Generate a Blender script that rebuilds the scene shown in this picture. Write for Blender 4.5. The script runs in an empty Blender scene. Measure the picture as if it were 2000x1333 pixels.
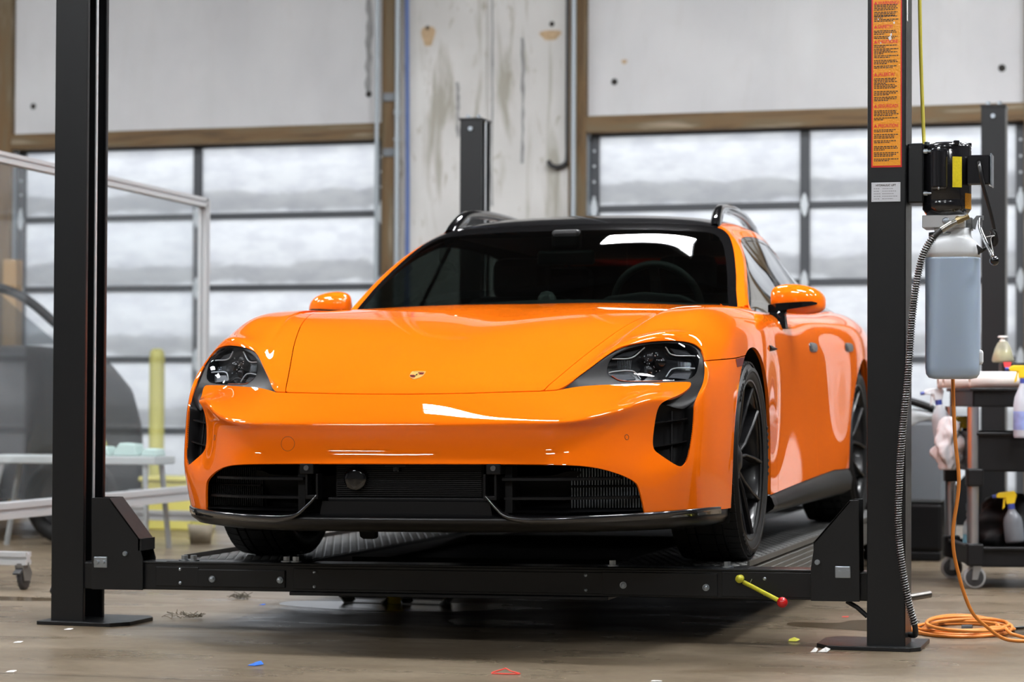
import bpy, bmesh, math, random
import numpy as np
from mathutils import Vector, Matrix, Euler
random.seed(7); rng = np.random.default_rng(7)
scene = bpy.context.scene
col = scene.collection
WORLD_STRENGTH = 1.85; EXPOSURE = 0.0; LAMP_STRENGTH = 122.0
LAMP_L = 1.25
LAMPS = [(-5.0, -12.0), (1.0, -12.0), (-6.4, -6.4), (-2.8, -6.4), (.9, -6.4), (4.6, -6.4)] + [(x, .3) for x in (-7.4, -4.0, -.6, 2.8, 6.2)] + [(x, 2.3) for x in (-7.4, -4.0, 2.8, 6.2)] + [(-6.6, 5.7), (-.2, 5.45), (3.2, 5.45), (6.4, 5.45)]  # the rearmost left lamp is added to brighten the left back wall
R = math.radians

# ---------------------------------------------------------------- camera
cam_d = bpy.data.cameras.new('camera'); cam = bpy.data.objects.new('camera', cam_d); col.objects.link(cam)
_right = Vector((0.965786, 0.259302, 0.004529)); _fwd = Vector((-0.259338, 0.965532, 0.022189)); _up = Vector((0.001380, -0.022604, 0.999744))
cam.matrix_world = Matrix(((_right.x, _up.x, -_fwd.x, 2.43169), (_right.y, _up.y, -_fwd.y, -7.62798), (_right.z, _up.z, -_fwd.z, 0.83675), (0, 0, 0, 1)))
cam_d.sensor_width = 36; cam_d.lens = 4891.66 / 2000 * 36; cam_d.clip_start = .05; cam_d.clip_end = 200
cam_d.dof.use_dof = True; cam_d.dof.focus_distance = 8.3; cam_d.dof.aperture_fstop = 3.2
scene.camera = cam
# ---------------------------------------------------------------- world (daylight behind the translucent doors) and exposure
world = bpy.data.worlds.new('world'); scene.world = world; world.use_nodes = True
bg = world.node_tree.nodes['Background']; bg.inputs[0].default_value = (.92, .955, 1, 1); bg.inputs[1].default_value = WORLD_STRENGTH
vs = scene.view_settings; vs.view_transform = 'Standard'; vs.look = 'None'; vs.gamma = 1; vs.exposure = EXPOSURE; vs.use_curve_mapping = False

# ---------------------------------------------------------------- materials
MATS = {}
def _new(name):
    m = bpy.data.materials.new(name); m.use_nodes = True; MATS[name] = m
    return m, m.node_tree.nodes, m.node_tree.links, m.node_tree.nodes['Principled BSDF']
def mat(name, color, rough=.5, metal=0, coat=0, noise=0, nscale=40, bump=0, bscale=120, spec=.5, rvar=0, emit=None, estr=0, coat_rough=.03, stretch=(1, 1, 1)):
    if name in MATS: return MATS[name]
    m, n, l, b = _new(name)
    b.inputs['Base Color'].default_value = (*color, 1); b.inputs['Roughness'].default_value = rough; b.inputs['Metallic'].default_value = metal
    b.inputs['Coat Weight'].default_value = coat; b.inputs['Coat Roughness'].default_value = coat_rough; b.inputs['Specular IOR Level'].default_value = spec
    if emit: b.inputs['Emission Color'].default_value = (*emit, 1); b.inputs['Emission Strength'].default_value = estr
    if noise or bump or rvar:
        tc = n.new('ShaderNodeTexCoord'); mp = n.new('ShaderNodeMapping'); mp.inputs['Scale'].default_value = stretch
        l.new(tc.outputs['Object'], mp.inputs[0])
        t = n.new('ShaderNodeTexNoise'); t.inputs['Scale'].default_value = nscale; t.inputs['Detail'].default_value = 5; l.new(mp.outputs[0], t.inputs['Vector'])
        if noise:
            mx = n.new('ShaderNodeMix'); mx.data_type = 'RGBA'
            mx.inputs[6].default_value = (*[c * (1 - noise) for c in color], 1); mx.inputs[7].default_value = (*[min(1, c * (1 + noise)) for c in color], 1)
            l.new(t.outputs[0], mx.inputs[0]); l.new(mx.outputs[2], b.inputs['Base Color'])
        if rvar:
            mr = n.new('ShaderNodeMapRange'); mr.inputs[3].default_value = max(0, rough - rvar); mr.inputs[4].default_value = min(1, rough + rvar)
            l.new(t.outputs[0], mr.inputs[0]); l.new(mr.outputs[0], b.inputs['Roughness'])
        if bump:
            t2 = n.new('ShaderNodeTexNoise'); t2.inputs['Scale'].default_value = bscale; t2.inputs['Detail'].default_value = 3; l.new(mp.outputs[0], t2.inputs['Vector'])
            bp = n.new('ShaderNodeBump'); bp.inputs['Strength'].default_value = bump; bp.inputs['Distance'].default_value = .01
            l.new(t2.outputs[0], bp.inputs['Height']); l.new(bp.outputs[0], b.inputs['Normal'])
    return m
def thin_glass(name, tint, gloss_rough=0, ior=1.5, film=0.0, film_col=(.8, .85, .9), boost=1.0):
    """a pane seen through: transparent with a Fresnel reflection, plus a little dust film"""
    m, n, l, b = _new(name); n.remove(b); out = n['Material Output']
    tr = n.new('ShaderNodeBsdfTransparent'); tr.inputs[0].default_value = (*tint, 1)
    gl = n.new('ShaderNodeBsdfGlossy'); gl.inputs['Roughness'].default_value = gloss_rough
    fr = n.new('ShaderNodeFresnel'); fr.inputs[0].default_value = ior
    ge = n.new('ShaderNodeNewGeometry'); io = n.new('ShaderNodeMix'); io.inputs[2].default_value = ior; io.inputs[3].default_value = 1 / ior      # same reflectance from both sides of the sheet
    l.new(ge.outputs['Backfacing'], io.inputs[0]); l.new(io.outputs[0], fr.inputs[0])
    mx = n.new('ShaderNodeMixShader'); src = fr.outputs[0]
    if boost != 1.0:
        mu = n.new('ShaderNodeMath'); mu.operation = 'MULTIPLY'; mu.inputs[1].default_value = boost; mu.use_clamp = True; l.new(fr.outputs[0], mu.inputs[0]); src = mu.outputs[0]
    l.new(src, mx.inputs[0]); l.new(tr.outputs[0], mx.inputs[1]); l.new(gl.outputs[0], mx.inputs[2]); last = mx
    if film:
        df = n.new('ShaderNodeBsdfDiffuse'); df.inputs[0].default_value = (*film_col, 1)
        m2 = n.new('ShaderNodeMixShader'); m2.inputs[0].default_value = film
        l.new(mx.outputs[0], m2.inputs[1]); l.new(df.outputs[0], m2.inputs[2]); last = m2
    l.new(last.outputs[0], out.inputs[0])
    return m

# ---------------------------------------------------------------- object helpers
def link(name, me, m=None, parent=None, smooth=False):
    o = bpy.data.objects.new(name, me); col.objects.link(o)
    if m: me.materials.append(m) if m.name not in [x.name for x in me.materials if x] else None
    if parent: o.parent = parent
    if smooth: me.shade_smooth()
    return o
def empty(name, loc=(0, 0, 0), rot=(0, 0, 0), parent=None):
    o = bpy.data.objects.new(name, None); col.objects.link(o); o.location = loc; o.rotation_euler = rot; o.empty_display_size = .05
    if parent: o.parent = parent
    return o
def tag(o, label, cat, group=None, kind=None):
    o['label'] = label; o['category'] = cat
    if group: o['group'] = group
    if kind: o['kind'] = kind
    return o
def struct(o, label=None, cat=None):
    o['kind'] = 'structure'
    if label: o['label'] = label
    if cat: o['category'] = cat
    return o
def copy_tree(o, parent=None):
    c = o.copy(); col.objects.link(c); c.parent = parent
    for ch in o.children: copy_tree(ch, c)
    return c
class MB:
    """collects shapes into one mesh"""
    def __init__(s): s.v = []; s.f = []; s.sm = []
    def add(s, vs, fs, smooth=False):
        b = len(s.v); s.v += [tuple(x) for x in vs]; s.f += [tuple(i + b for i in f) for f in fs]; s.sm += [smooth] * len(fs); return s
    def box(s, x0, x1, y0, y1, z0, z1, bev=0, rot=None, org=None):
        bm = bmesh.new(); bmesh.ops.create_cube(bm, size=1)
        for v in bm.verts: v.co = Vector(((x0 + x1) / 2 + v.co.x * (x1 - x0), (y0 + y1) / 2 + v.co.y * (y1 - y0), (z0 + z1) / 2 + v.co.z * (z1 - z0)))
        if bev: bmesh.ops.bevel(bm, geom=list(bm.edges), offset=bev, segments=2, affect='EDGES', profile=.5)
        if rot is not None:
            c = Vector(org if org else ((x0 + x1) / 2, (y0 + y1) / 2, (z0 + z1) / 2)); Q = Euler(rot).to_matrix()
            for v in bm.verts: v.co = Q @ (v.co - c) + c
        return s._take(bm)
    def _take(s, bm, smooth=False):
        bm.verts.index_update(); s.add([v.co[:] for v in bm.verts], [[v.index for v in f.verts] for f in bm.faces], smooth); bm.free(); return s
    def cyl(s, p0, p1, r0, r1=None, n=16, caps=True, smooth=True):
        r1 = r0 if r1 is None else r1; p0 = Vector(p0); p1 = Vector(p1); d = (p1 - p0).normalized()
        a = d.orthogonal().normalized(); b = d.cross(a); ring = lambda p, r: [p + (a * math.cos(2 * math.pi * i / n) + b * math.sin(2 * math.pi * i / n)) * r for i in range(n)]
        s.add(ring(p0, r0) + ring(p1, r1), [(i, (i + 1) % n, n + (i + 1) % n, n + i) for i in range(n)], smooth)
        if caps: s.add(ring(p0, r0), [tuple(range(n))[::-1]]); s.add(ring(p1, r1), [tuple(range(n))])
        return s
    def lathe(s, prof, org=(0, 0, 0), axis='z', n=32, closed=False):
        """prof: (radius, height) list"""
        o = Vector(org); vs = []
        for r, h in prof:
            for i in range(n):
                a = 2 * math.pi * i / n; p = (r * math.cos(a), r * math.sin(a), h)
                if axis == 'x': p = (h, r * math.cos(a), r * math.sin(a))
                if axis == 'y': p = (r * math.cos(a), h, -r * math.sin(a))
                vs.append(o + Vector(p))
        m = len(prof); fs = []
        for k in range(m if closed else m - 1):
            k2 = (k + 1) % m
            for i in range(n): fs.append((k * n + i, k * n + (i + 1) % n, k2 * n + (i + 1) % n, k2 * n + i))
        s.add(vs, fs, True); return s
    def tube(s, pts, r, n=8, caps=True):
        pts = [Vector(p) for p in pts]; m = len(pts); rr = r if hasattr(r, '__len__') else [r] * m
        t0 = (pts[1] - pts[0]).normalized(); a = t0.orthogonal().normalized(); vs = []
        for i, p in enumerate(pts):
            t = ((pts[min(i + 1, m - 1)] - pts[max(i - 1, 0)])).normalized(); a = (a - t * a.dot(t)).normalized(); b = t.cross(a)
            vs += [p + (a * math.cos(2 * math.pi * k / n) + b * math.sin(2 * math.pi * k / n)) * rr[i] for k in range(n)]
        fs = [(i * n + k, i * n + (k + 1) % n, (i + 1) * n + (k + 1) % n, (i + 1) * n + k) for i in range(m - 1) for k in range(n)]
        s.add(vs, fs, True)
        if caps: s.add(vs[:n], [tuple(range(n))[::-1]]); s.add(vs[-n:], [tuple(range(n))])
        return s
    def prism(s, poly, d0, d1, axis='y', bev=0):
        """2D polygon extruded along axis: 'y' -> (x,z), 'x' -> (y,z), 'z' -> (x,y)"""
        P = {'y': lambda a, b, d: (a, d, b), 'x': lambda a, b, d: (d, a, b), 'z': lambda a, b, d: (a, b, d)}[axis]
        bm = bmesh.new(); n = len(poly); A = [bm.verts.new(P(a, b, d0)) for a, b in poly]; B = [bm.verts.new(P(a, b, d1)) for a, b in poly]
        bm.faces.new(A); bm.faces.new(B[::-1])
        for i in range(n): bm.faces.new((A[i], B[i], B[(i + 1) % n], A[(i + 1) % n]))
        bmesh.ops.recalc_face_normals(bm, faces=bm.faces)
        if bev: bmesh.ops.bevel(bm, geom=list(bm.edges), offset=bev, segments=2, affect='EDGES', profile=.5)
        return s._take(bm)
    def sphere(s, c, r, n=16, sc=(1, 1, 1)):
        bm = bmesh.new(); bmesh.ops.create_uvsphere(bm, u_segments=n, v_segments=max(6, n // 2), radius=1)
        for v in bm.verts: v.co = Vector((c[0] + v.co.x * r * sc[0], c[1] + v.co.y * r * sc[1], c[2] + v.co.z * r * sc[2]))
        return s._take(bm, True)
    def xform(s, M): s.v = [tuple(M @ Vector(p)) for p in s.v]; return s
    def mesh(s, name):
        me = bpy.data.meshes.new(name); me.from_pydata(s.v, [], s.f)
        me.polygons.foreach_set('use_smooth', s.sm); me.update(); return me
    def build(s, name, m, parent=None): return link(name, s.mesh(name), m, parent)
def spline(pts, n=8, closed=False):
    """Catmull-Rom through the points"""
    P = [np.array(p, float) for p in pts]; m = len(P); out = []
    for i in range(m if closed else m - 1):
        p0 = P[(i - 1) % m] if closed or i > 0 else 2 * P[0] - P[1]; p1 = P[i]; p2 = P[(i + 1) % m]
        p3 = P[(i + 2) % m] if closed or i + 2 < m else 2 * P[-1] - P[-2]
        for t in np.linspace(0, 1, n, endpoint=False):
            out.append(.5 * ((2 * p1) + (-p0 + p2) * t + (2 * p0 - 5 * p1 + 4 * p2 - p3) * t * t + (-p0 + 3 * p1 - 3 * p2 + p3) * t ** 3))
    if not closed: out.append(P[-1])
    return [tuple(x) for x in out]

# ---------------------------------------------------------------- surface helpers (car body)
class Surf:
    """triangle soup with vertex normals; cut() splits along a signed distance"""
    def __init__(s, v, n, t): s.v = np.asarray(v, float); s.n = np.asarray(n, float); s.t = np.asarray(t, int)
    def compact(s):
        if len(s.t) == 0: return s
        u, inv = np.unique(s.t, return_inverse=True); return Surf(s.v[u], s.n[u], inv.reshape(s.t.shape))
    def where(s, mask): return Surf(s.v, s.n, s.t[mask]).compact()
    def cen(s): return s.v[s.t].mean(1)
    def cut(s, phi):
        """keep phi<0"""
        if len(s.t) == 0: return s
        phi = np.where(np.abs(phi) < 1e-6, -1e-6, phi); ins = phi < 0; c = ins[s.t].sum(1)
        keep = [tuple(x) for x in s.t[c == 3]]; nv = []; nn = []; cache = {}; base = len(s.v)
        def e(a, b):
            k = (a, b) if a < b else (b, a)
            if k not in cache:
                t = phi[k[0]] / (phi[k[0]] - phi[k[1]]); cache[k] = base + len(nv)
                nv.append(s.v[k[0]] * (1 - t) + s.v[k[1]] * t); q = s.n[k[0]] * (1 - t) + s.n[k[1]] * t; nn.append(q / (np.linalg.norm(q) + 1e-12))
            return cache[k]
        for tri in s.t[(c == 1) | (c == 2)]:
            poly = []
            for i in range(3):
                a, b = tri[i], tri[(i + 1) % 3]
                if ins[a]: poly.append(a)
                if ins[a] != ins[b]: poly.append(e(a, b))
            for i in range(1, len(poly) - 1): keep.append((poly[0], poly[i], poly[i + 1]))
        if not keep: return Surf(np.zeros((0, 3)), np.zeros((0, 3)), np.zeros((0, 3), int))
        v = np.vstack([s.v, nv]) if nv else s.v; n = np.vstack([s.n, nn]) if nn else s.n
        return Surf(v, n, np.array(keep)).compact()
    def mirrored(s): m = np.array([-1, 1, 1]); return Surf(s.v * m, s.n * m, s.t[:, ::-1])
    def plus(s, o): return Surf(np.vstack([s.v, o.v]), np.vstack([s.n, o.n]), np.vstack([s.t, o.t + len(s.v)]))
    def full(s):
        """half + its mirror, welded at u=0"""
        q = s.plus(s.mirrored()); key = np.round(q.v, 5); _, first, inv = np.unique(key, axis=0, return_index=True, return_inverse=True); inv = inv.reshape(-1)
        n = np.zeros((len(first), 3)); np.add.at(n, inv, q.n); n /= np.linalg.norm(n, axis=1)[:, None] + 1e-12
        t = inv[q.t]; t = t[(t[:, 0] != t[:, 1]) & (t[:, 1] != t[:, 2]) & (t[:, 0] != t[:, 2])]
        return Surf(q.v[first], n, t)
    def offset(s, d): return Surf(s.v + s.n * (np.asarray(d).reshape(-1, 1) if hasattr(d, '__len__') else d), s.n, s.t)
    def border(s):
        d = {}
        for t in s.t:
            for i in range(3):
                a, b = int(t[i]), int(t[(i + 1) % 3]); k = (min(a, b), max(a, b)); d[k] = None if k in d else (a, b)
        return [e for e in d.values() if e]
    def obj(s, name, m, parent, flange=.012, back=None):
        s = s.compact(); nv = len(s.v); v = s.v; n = s.n; t = [tuple(x) for x in s.t]; fs = list(t)
        if flange:
            be = s.border(); bv = sorted({i for e in be for i in e}); ix = {b: i for i, b in enumerate(bv)}; k = len(bv)
            top = s.v[bv]; bot = top - s.n[bv] * flange; fn = np.zeros((k, 3))
            for a, b in be:
                ed = s.v[b] - s.v[a]; q = np.cross(ed, s.n[a]); q /= np.linalg.norm(q) + 1e-12; fn[ix[a]] += q; fn[ix[b]] += q
            fn /= np.linalg.norm(fn, axis=1)[:, None] + 1e-12
            v = np.vstack([v, top, bot]); n = np.vstack([n, fn, fn])
            for a, b in be: fs.append((nv + ix[b], nv + ix[a], nv + k + ix[a], nv + k + ix[b]))
        me = bpy.data.meshes.new(name); me.from_pydata(v.tolist(), [], fs); me.shade_smooth(); me.update()
        me.normals_split_custom_set_from_vertices(n.tolist())
        return link(name, me, m, parent)
def poly_sd(P, poly):
    """signed distance of 2D points to a closed polygon, negative inside"""
    poly = np.asarray(poly, float); P = np.asarray(P, float); d = np.full(len(P), 1e9); inside = np.zeros(len(P), bool)
    for a, b in zip(poly, np.roll(poly, -1, 0)):
        e = b - a; t = np.clip(((P - a) @ e) / (e @ e + 1e-15), 0, 1); d = np.minimum(d, np.linalg.norm(P - a - t[:, None] * e, axis=1))
        c = ((a[1] > P[:, 1]) != (b[1] > P[:, 1])); xx = a[0] + (P[:, 1] - a[1]) * (b[0] - a[0]) / (b[1] - a[1] + 1e-15); inside ^= c & (P[:, 0] < xx)
    return np.where(inside, -d, d)
def subd_surface(points, faces, level):
    """smooth surface that passes THROUGH the given points: solve for the Catmull-Clark cage, then subdivide"""
    P = np.asarray(points, float); n = len(P); vf = [[] for _ in range(n)]; ec = {}
    for f in faces:
        for i in range(4):
            vf[f[i]].append(f); a, b = f[i], f[(i + 1) % 4]; k = (min(a, b), max(a, b)); ec[k] = ec.get(k, 0) + 1
    nb = [set() for _ in range(n)]; bn = [[] for _ in range(n)]
    for (a, b), c in ec.items():
        nb[a].add(b); nb[b].add(a)
        if c == 1: bn[a].append(b); bn[b].append(a)
    A = np.zeros((n, n))
    for i in range(n):
        if bn[i]:
            A[i, i] = 4 / 6
            for j in bn[i]: A[i, j] += 1 / 6
        else:
            k = len(nb[i]); w = k * (k + 5.); A[i, i] = k * k / w
            for j in nb[i]: A[i, j] += 4 / w
            for f in vf[i]: A[i, f[(f.index(i) + 2) % 4]] += 1 / w
    cage = np.linalg.solve(A, P)
    me = bpy.data.meshes.new('tmp'); me.from_pydata(cage.tolist(), [], faces); o = bpy.data.objects.new('tmp', me); col.objects.link(o)
    md = o.modifiers.new('s', 'SUBSURF'); md.levels = level; md.render_levels = level; md.boundary_smooth = 'ALL'; md.use_limit_surface = True
    ev = o.evaluated_get(bpy.context.evaluated_depsgraph_get()); m2 = ev.to_mesh()
    v = np.zeros(len(m2.vertices) * 3); m2.vertices.foreach_get('co', v); nn = np.zeros(len(m2.vertices) * 3); m2.vertex_normals.foreach_get('vector', nn)
    q = np.zeros(len(m2.polygons) * 4, int); m2.loops.foreach_get('vertex_index', q); q = q.reshape(-1, 4)
    v = v.reshape(-1, 3).copy(); nn = nn.reshape(-1, 3).copy(); ev.to_mesh_clear(); bpy.data.objects.remove(o); bpy.data.meshes.remove(me)
    return Surf(v, nn, np.vstack([q[:, [0, 1, 2]], q[:, [0, 2, 3]]]))

# ================================================================ CAR (local axes: u = car's left, v = rearward from the nose, z above the runway)
car = empty('car', (0, 0, .25126), (0, -R(.5443), 0))
tag(car, 'glossy orange sports estate car parked on the black runways of the lift', 'car')
AXF, AXR, TR = 1.178, 4.13, .356
PAINT = mat('orange_paint', (.86, .152, .004), rough=.6, coat=1.0, coat_rough=.012, spec=0)
BLK_GLOSS = mat('gloss_black', (.004, .004, .0045), rough=.08, coat=.6)
BLK_PLASTIC = mat('black_plastic', (.0045, .0045, .005), rough=.42, spec=.2)
BLK_MATT = mat('matt_black', (.003, .003, .003), rough=.7, spec=.2)

F = [[(0, .085, .20), (.2, .09, .20), (.43, .11, .20), (.57, .150, .20), (.70, .232, .20), (.80, .325, .20), (.888, .47, .20)],
     [(0, .036, .335), (.2, .037, .335), (.43, .048, .333), (.57, .082, .328), (.70, .197, .315), (.80, .306, .325), (.886, .408, .328)],
     [(0, .052, .40), (.2, .054, .40), (.43, .064, .40), (.57, .098, .405), (.70, .215, .405), (.80, .348, .415), (.888, .412, .415)],
     [(0, .053, .472), (.2, .055, .473), (.43, .064, .477), (.57, .095, .482), (.70, .222, .502), (.80, .354, .530), (.896, .447, .52)],
     [(0, .060, .510), (.2, .063, .511), (.43, .073, .515), (.57, .098, .519), (.70, .220, .551), (.80, .363, .580), (.897, .468, .570)],
     [(0, .147, .592), (.2, .158, .594), (.442, .199, .600), (.57, .285, .616), (.70, .415, .624), (.80, .510, .630), (.898, .556, .645)]]
T = [F[5],
     [(0, .236, .650), (.2, .246, .648), (.46, .262, .632), (.59, .370, .702), (.70, .478, .757), (.795, .566, .770), (.880, .640, .742)],
     [(0, .42, .728), (.23, .43, .727), (.512, .45, .713), (.62, .51, .764), (.715, .59, .797), (.81, .675, .806), (.898, .765, .775)],
     [(0, .70, .806), (.26, .70, .813), (.585, .715, .813), (.665, .755, .842), (.74, .80, .857), (.826, .855, .858), (.911, .92, .815)],
     [(0, 1.0, .862), (.28, 1.0, .873), (.648, 1.0, .880), (.705, 1.01, .892), (.768, 1.03, .897), (.845, 1.06, .890), (.921, 1.10, .845)],
     [(0, 1.3, .904), (.30, 1.3, .914), (.690, 1.28, .908), (.740, 1.29, .913), (.790, 1.30, .914), (.858, 1.33, .905), (.926, 1.37, .866)],
     [(0, 1.62, .936), (.32, 1.61, .939), (.700, 1.58, .922), (.745, 1.60, .920), (.80, 1.62, .918), (.860, 1.64, .909), (.921, 1.68, .878)],
     [(0, 1.95, .945), (.3, 1.95, .94), (.700, 1.95, .922), (.750, 1.96, .920), (.80, 1.98, .918), (.855, 2.0, .909), (.912, 2.02, .882)],
     [(0, 2.6, .93), (.3, 2.6, .93), (.700, 2.6, .93), (.755, 2.6, .928), (.805, 2.6, .925), (.86, 2.6, .917), (.912, 2.6, .886)],
     [(0, 3.25, .95), (.3, 3.25, .95), (.700, 3.25, .95), (.765, 3.25, .948), (.82, 3.25, .944), (.88, 3.25, .934), (.937, 3.25, .897)],
     [(0, 3.8, .97), (.3, 3.8, .97), (.700, 3.8, .97), (.78, 3.8, .970), (.85, 3.8, .966), (.912, 3.8, .948), (.962, 3.8, .900)],
     [(0, 4.25, .98), (.3, 4.25, .98), (.68, 4.25, .98), (.77, 4.25, .982), (.85, 4.25, .976), (.912, 4.25, .952), (.962, 4.25, .900)],
     [(0, 4.7, .97), (.3, 4.7, .97), (.62, 4.7, .97), (.72, 4.7, .972), (.80, 4.7, .965), (.87, 4.7, .945), (.925, 4.7, .895)],
     [(0, 5.06, .93), (.3, 5.05, .93), (.55, 5.02, .93), (.65, 5.0, .93), (.73, 4.98, .925), (.80, 4.96, .91), (.85, 4.94, .87)]]
S = [[r[6] for r in F],
     [(.926, .62, .20), (.934, .585, .32), (.935, .585, .43), (.933, .595, .53), (.922, .61, .645), T[1][6]],
     [(.946, .76, .20), (.953, .75, .33), (.956, .75, .45), (.954, .75, .57), (.941, .755, .685), T[2][6]],
     [(.952, .93, .20), (.960, .93, .34), (.964, .93, .47), (.964, .93, .61), (.951, .925, .735), T[3][6]],
     [(.955, 1.13, .20), (.962, 1.13, .34), (.967, 1.13, .48), (.967, 1.13, .64), (.957, 1.12, .768), T[4][6]],
     [(.957, 1.40, .20), (.962, 1.40, .34), (.966, 1.40, .48), (.966, 1.39, .64), (.958, 1.38, .782), T[5][6]],
     [(.958, 1.68, .20), (.954, 1.68, .34), (.951, 1.68, .48), (.953, 1.68, .65), (.949, 1.68, .788), T[6][6]],
     [(.958, 2.02, .20), (.949, 2.02, .335), (.940, 2.02, .48), (.943, 2.02, .66), (.942, 2.02, .80), T[7][6]],
     [(.958, 2.6, .20), (.950, 2.6, .335), (.940, 2.6, .48), (.943, 2.6, .66), (.942, 2.6, .80), T[8][6]],
     [(.959, 3.25, .20), (.954, 3.25, .34), (.949, 3.25, .49), (.956, 3.25, .67), (.958, 3.25, .81), T[9][6]],
     [(.962, 3.75, .20), (.970, 3.75, .34), (.975, 3.75, .49), (.984, 3.78, .67), (.984, 3.8, .81), T[10][6]],
     [(.955, 4.25, .20), (.972, 4.25, .34), (.983, 4.25, .49), (.987, 4.25, .67), (.984, 4.25, .81), T[11][6]],
     [(.92, 4.7, .24), (.94, 4.7, .36), (.95, 4.7, .50), (.952, 4.7, .67), (.948, 4.7, .80), T[12][6]],
     [(.84, 4.92, .28), (.86, 4.94, .40), (.87, 4.95, .52), (.875, 4.96, .67), (.87, 4.95, .78), T[13][6]]]
def body_cage():
    pts = []; ix = {}
    def vid(p):
        k = tuple(round(x, 4) for x in p)
        if k not in ix: ix[k] = len(pts); pts.append(p)
        return ix[k]
    faces = []
    for sgn in (1, -1):
        mir = lambda p: (p[0] * sgn, p[1], p[2])
        def quad(*ps):
            f = [vid(mir(p)) for p in ps]; faces.append(f if sgn > 0 else f[::-1])
        for k in range(5):
            for j in range(6): quad(F[k][j], F[k][j + 1], F[k + 1][j + 1], F[k + 1][j])
        for i in range(13):
            for j in range(6): quad(T[i][j], T[i][j + 1], T[i + 1][j + 1], T[i + 1][j])
            for k in range(5): quad(S[i][k], S[i + 1][k], S[i + 1][k + 1], S[i][k + 1])
    return pts, faces
BODY = subd_surface(*body_cage(), 4)
BODY.v[np.abs(BODY.v[:, 0]) < 1e-5, 0] = 0
HALF = BODY.where(BODY.cen()[:, 0] > 0)
# ---- outlines measured on the car (u,z) seen from the front, (u,v) from above, (v,z) from the side
ZONE = spline([(.481, .602), (.505, .617), (.539, .651), (.570, .681), (.600, .711), (.624, .732), (.650, .747), (.700, .759), (.760, .766), (.815, .766), (.852, .758), (.874, .742), (.886, .722), (.893, .697), (.898, .668), (.900, .635), (.898, .612), (.893, .588), (.891, .565), (.890, .53), (.888, .474), (.884, .43), (.879, .391), (.873, .369), (.861, .354), (.846, .357), (.820, .374), (.795, .392), (.780, .406), (.774, .425), (.774, .455), (.779, .500), (.786, .534), (.797, .556), (.815, .570), (.838, .586), (.855, .604), (.862, .619), (.858, .627), (.840, .6285), (.78, .627), (.70, .6235), (.62, .6195), (.56, .6155), (.52, .6095)], 6, True)
OPEN = [(-.2, .10)] + [(-.2, .3688)] + spline([(0, .3685), (.2, .3685), (.40, .368), (.50, .3665), (.56, .364), (.60, .360), (.64, .352), (.675, .340), (.705, .326), (.728, .311), (.740, .297), (.746, .275), (.750, .252), (.755, .210), (.757, .19)], 5) + [(.757, .10)]
SHUT_HOOD = spline([(.442, .1985), (.457, .252), (.493, .382), (.547, .569), (.575, .678), (.601, .781), (.615, .842), (.642, .969), (.670, 1.104), (.688, 1.212), (.700, 1.35), (.706, 1.5), (.705, 1.72)], 6)
HOOD = [(-.3, .151)] + spline([(0, .147), (.1, .1497), (.2, .158), (.32, .1745), (.442, .1985)], 5)[:-1] + SHUT_HOOD + [(-.3, 1.72)]
GAP = .0016
def zone_phi(s): return np.where(s.v[:, 1] < .72, poly_sd(s.v[:, [0, 2]], ZONE), .5)
def open_phi(s): return np.where(s.v[:, 1] < .6, poly_sd(s.v[:, [0, 2]], OPEN), .5)
def arch_phi(s, ax, r=.394, zc=.361):
    d = np.hypot(s.v[:, 1] - ax, s.v[:, 2] - zc) - r
    d2 = np.where(s.v[:, 2] < zc, np.abs(s.v[:, 1] - ax) - r, d)      # straight below the axle
    return np.where(s.v[:, 0] > .6, d2, .5)
def line_phi(s, a, b, pts):
    """distance-like: coordinate b minus the line b(a) through pts"""
    pts = np.array(pts); return s.v[:, b] - np.interp(s.v[:, a], pts[:, 0], pts[:, 1])
def split(s, fn, g=GAP):
    p = fn(s); return s.cut(p + g), s.cut(-p + g)
patch_zone, rest = split(HALF, zone_phi, .0)
opening_patch, rest = split(rest, open_phi, .0)
rest = rest.cut(.202 - rest.v[:, 2])
rest = rest.cut(-arch_phi(rest, AXF - .008)); rest = rest.cut(-arch_phi(rest, AXR, .40))
hood_h, rest = split(rest, lambda s: np.where(s.v[:, 2] > .55, poly_sd(s.v[:, :2], HOOD), .5))
# sill line: below it the black sill
SILL = [(1.4, .212), (1.565, .217), (2.25, .237), (3.3, .262), (3.8, .256)]
_, rest = split(rest, lambda s: np.where(s.v[:, 1] < AXF, .5, line_phi(s, 1, 2, SILL)), .001)
# bumper / fender joint
def bump_phi(s):
    sidep = s.v[:, 2] - np.interp(s.v[:, 1], [.5, .59, .87, 1.03], [.697, .699, .712, .724])
    lead = s.v[:, 1] - np.interp(s.v[:, 0], [0, .442, .481, .5, .9], [.147, .1985, .1925, .5, .5])
    front = s.v[:, 0] < .60
    ph = np.where(front, s.v[:, 2] - np.interp(s.v[:, 0], [.0, .2, .442, .481, .505, .54, .60], [.592, .594, .600, .602, .6122, .631, .66]), sidep)
    return np.where(s.v[:, 1] < AXF, ph, .5)
bumper_h, rest = split(rest, bump_phi)
DOORF = [(.20, 1.73), (.30, 1.76), (.48, 1.80), (.65, 1.80), (.80, 1.765), (.95, 1.70)]
fender_h, rest = split(rest, lambda s: line_phi(s, 2, 1, DOORF))
_deck, rest = split(rest, lambda s: np.where((s.v[:, 0] < .80) & (s.v[:, 2] > .85), -.5, .5), 0)     # the deck under the cabin is not built
DOORB = [(.2, 2.80), (.5, 2.86), (.95, 2.93)]
door_f, rest = split(rest, lambda s: line_phi(s, 2, 1, DOORB))
DOORR = [(.2, 3.62), (.45, 3.66), (.65, 3.74), (.80, 3.88), (.95, 3.98)]
door_r, quarter_h = split(rest, lambda s: line_phi(s, 2, 1, DOORR))
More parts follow.
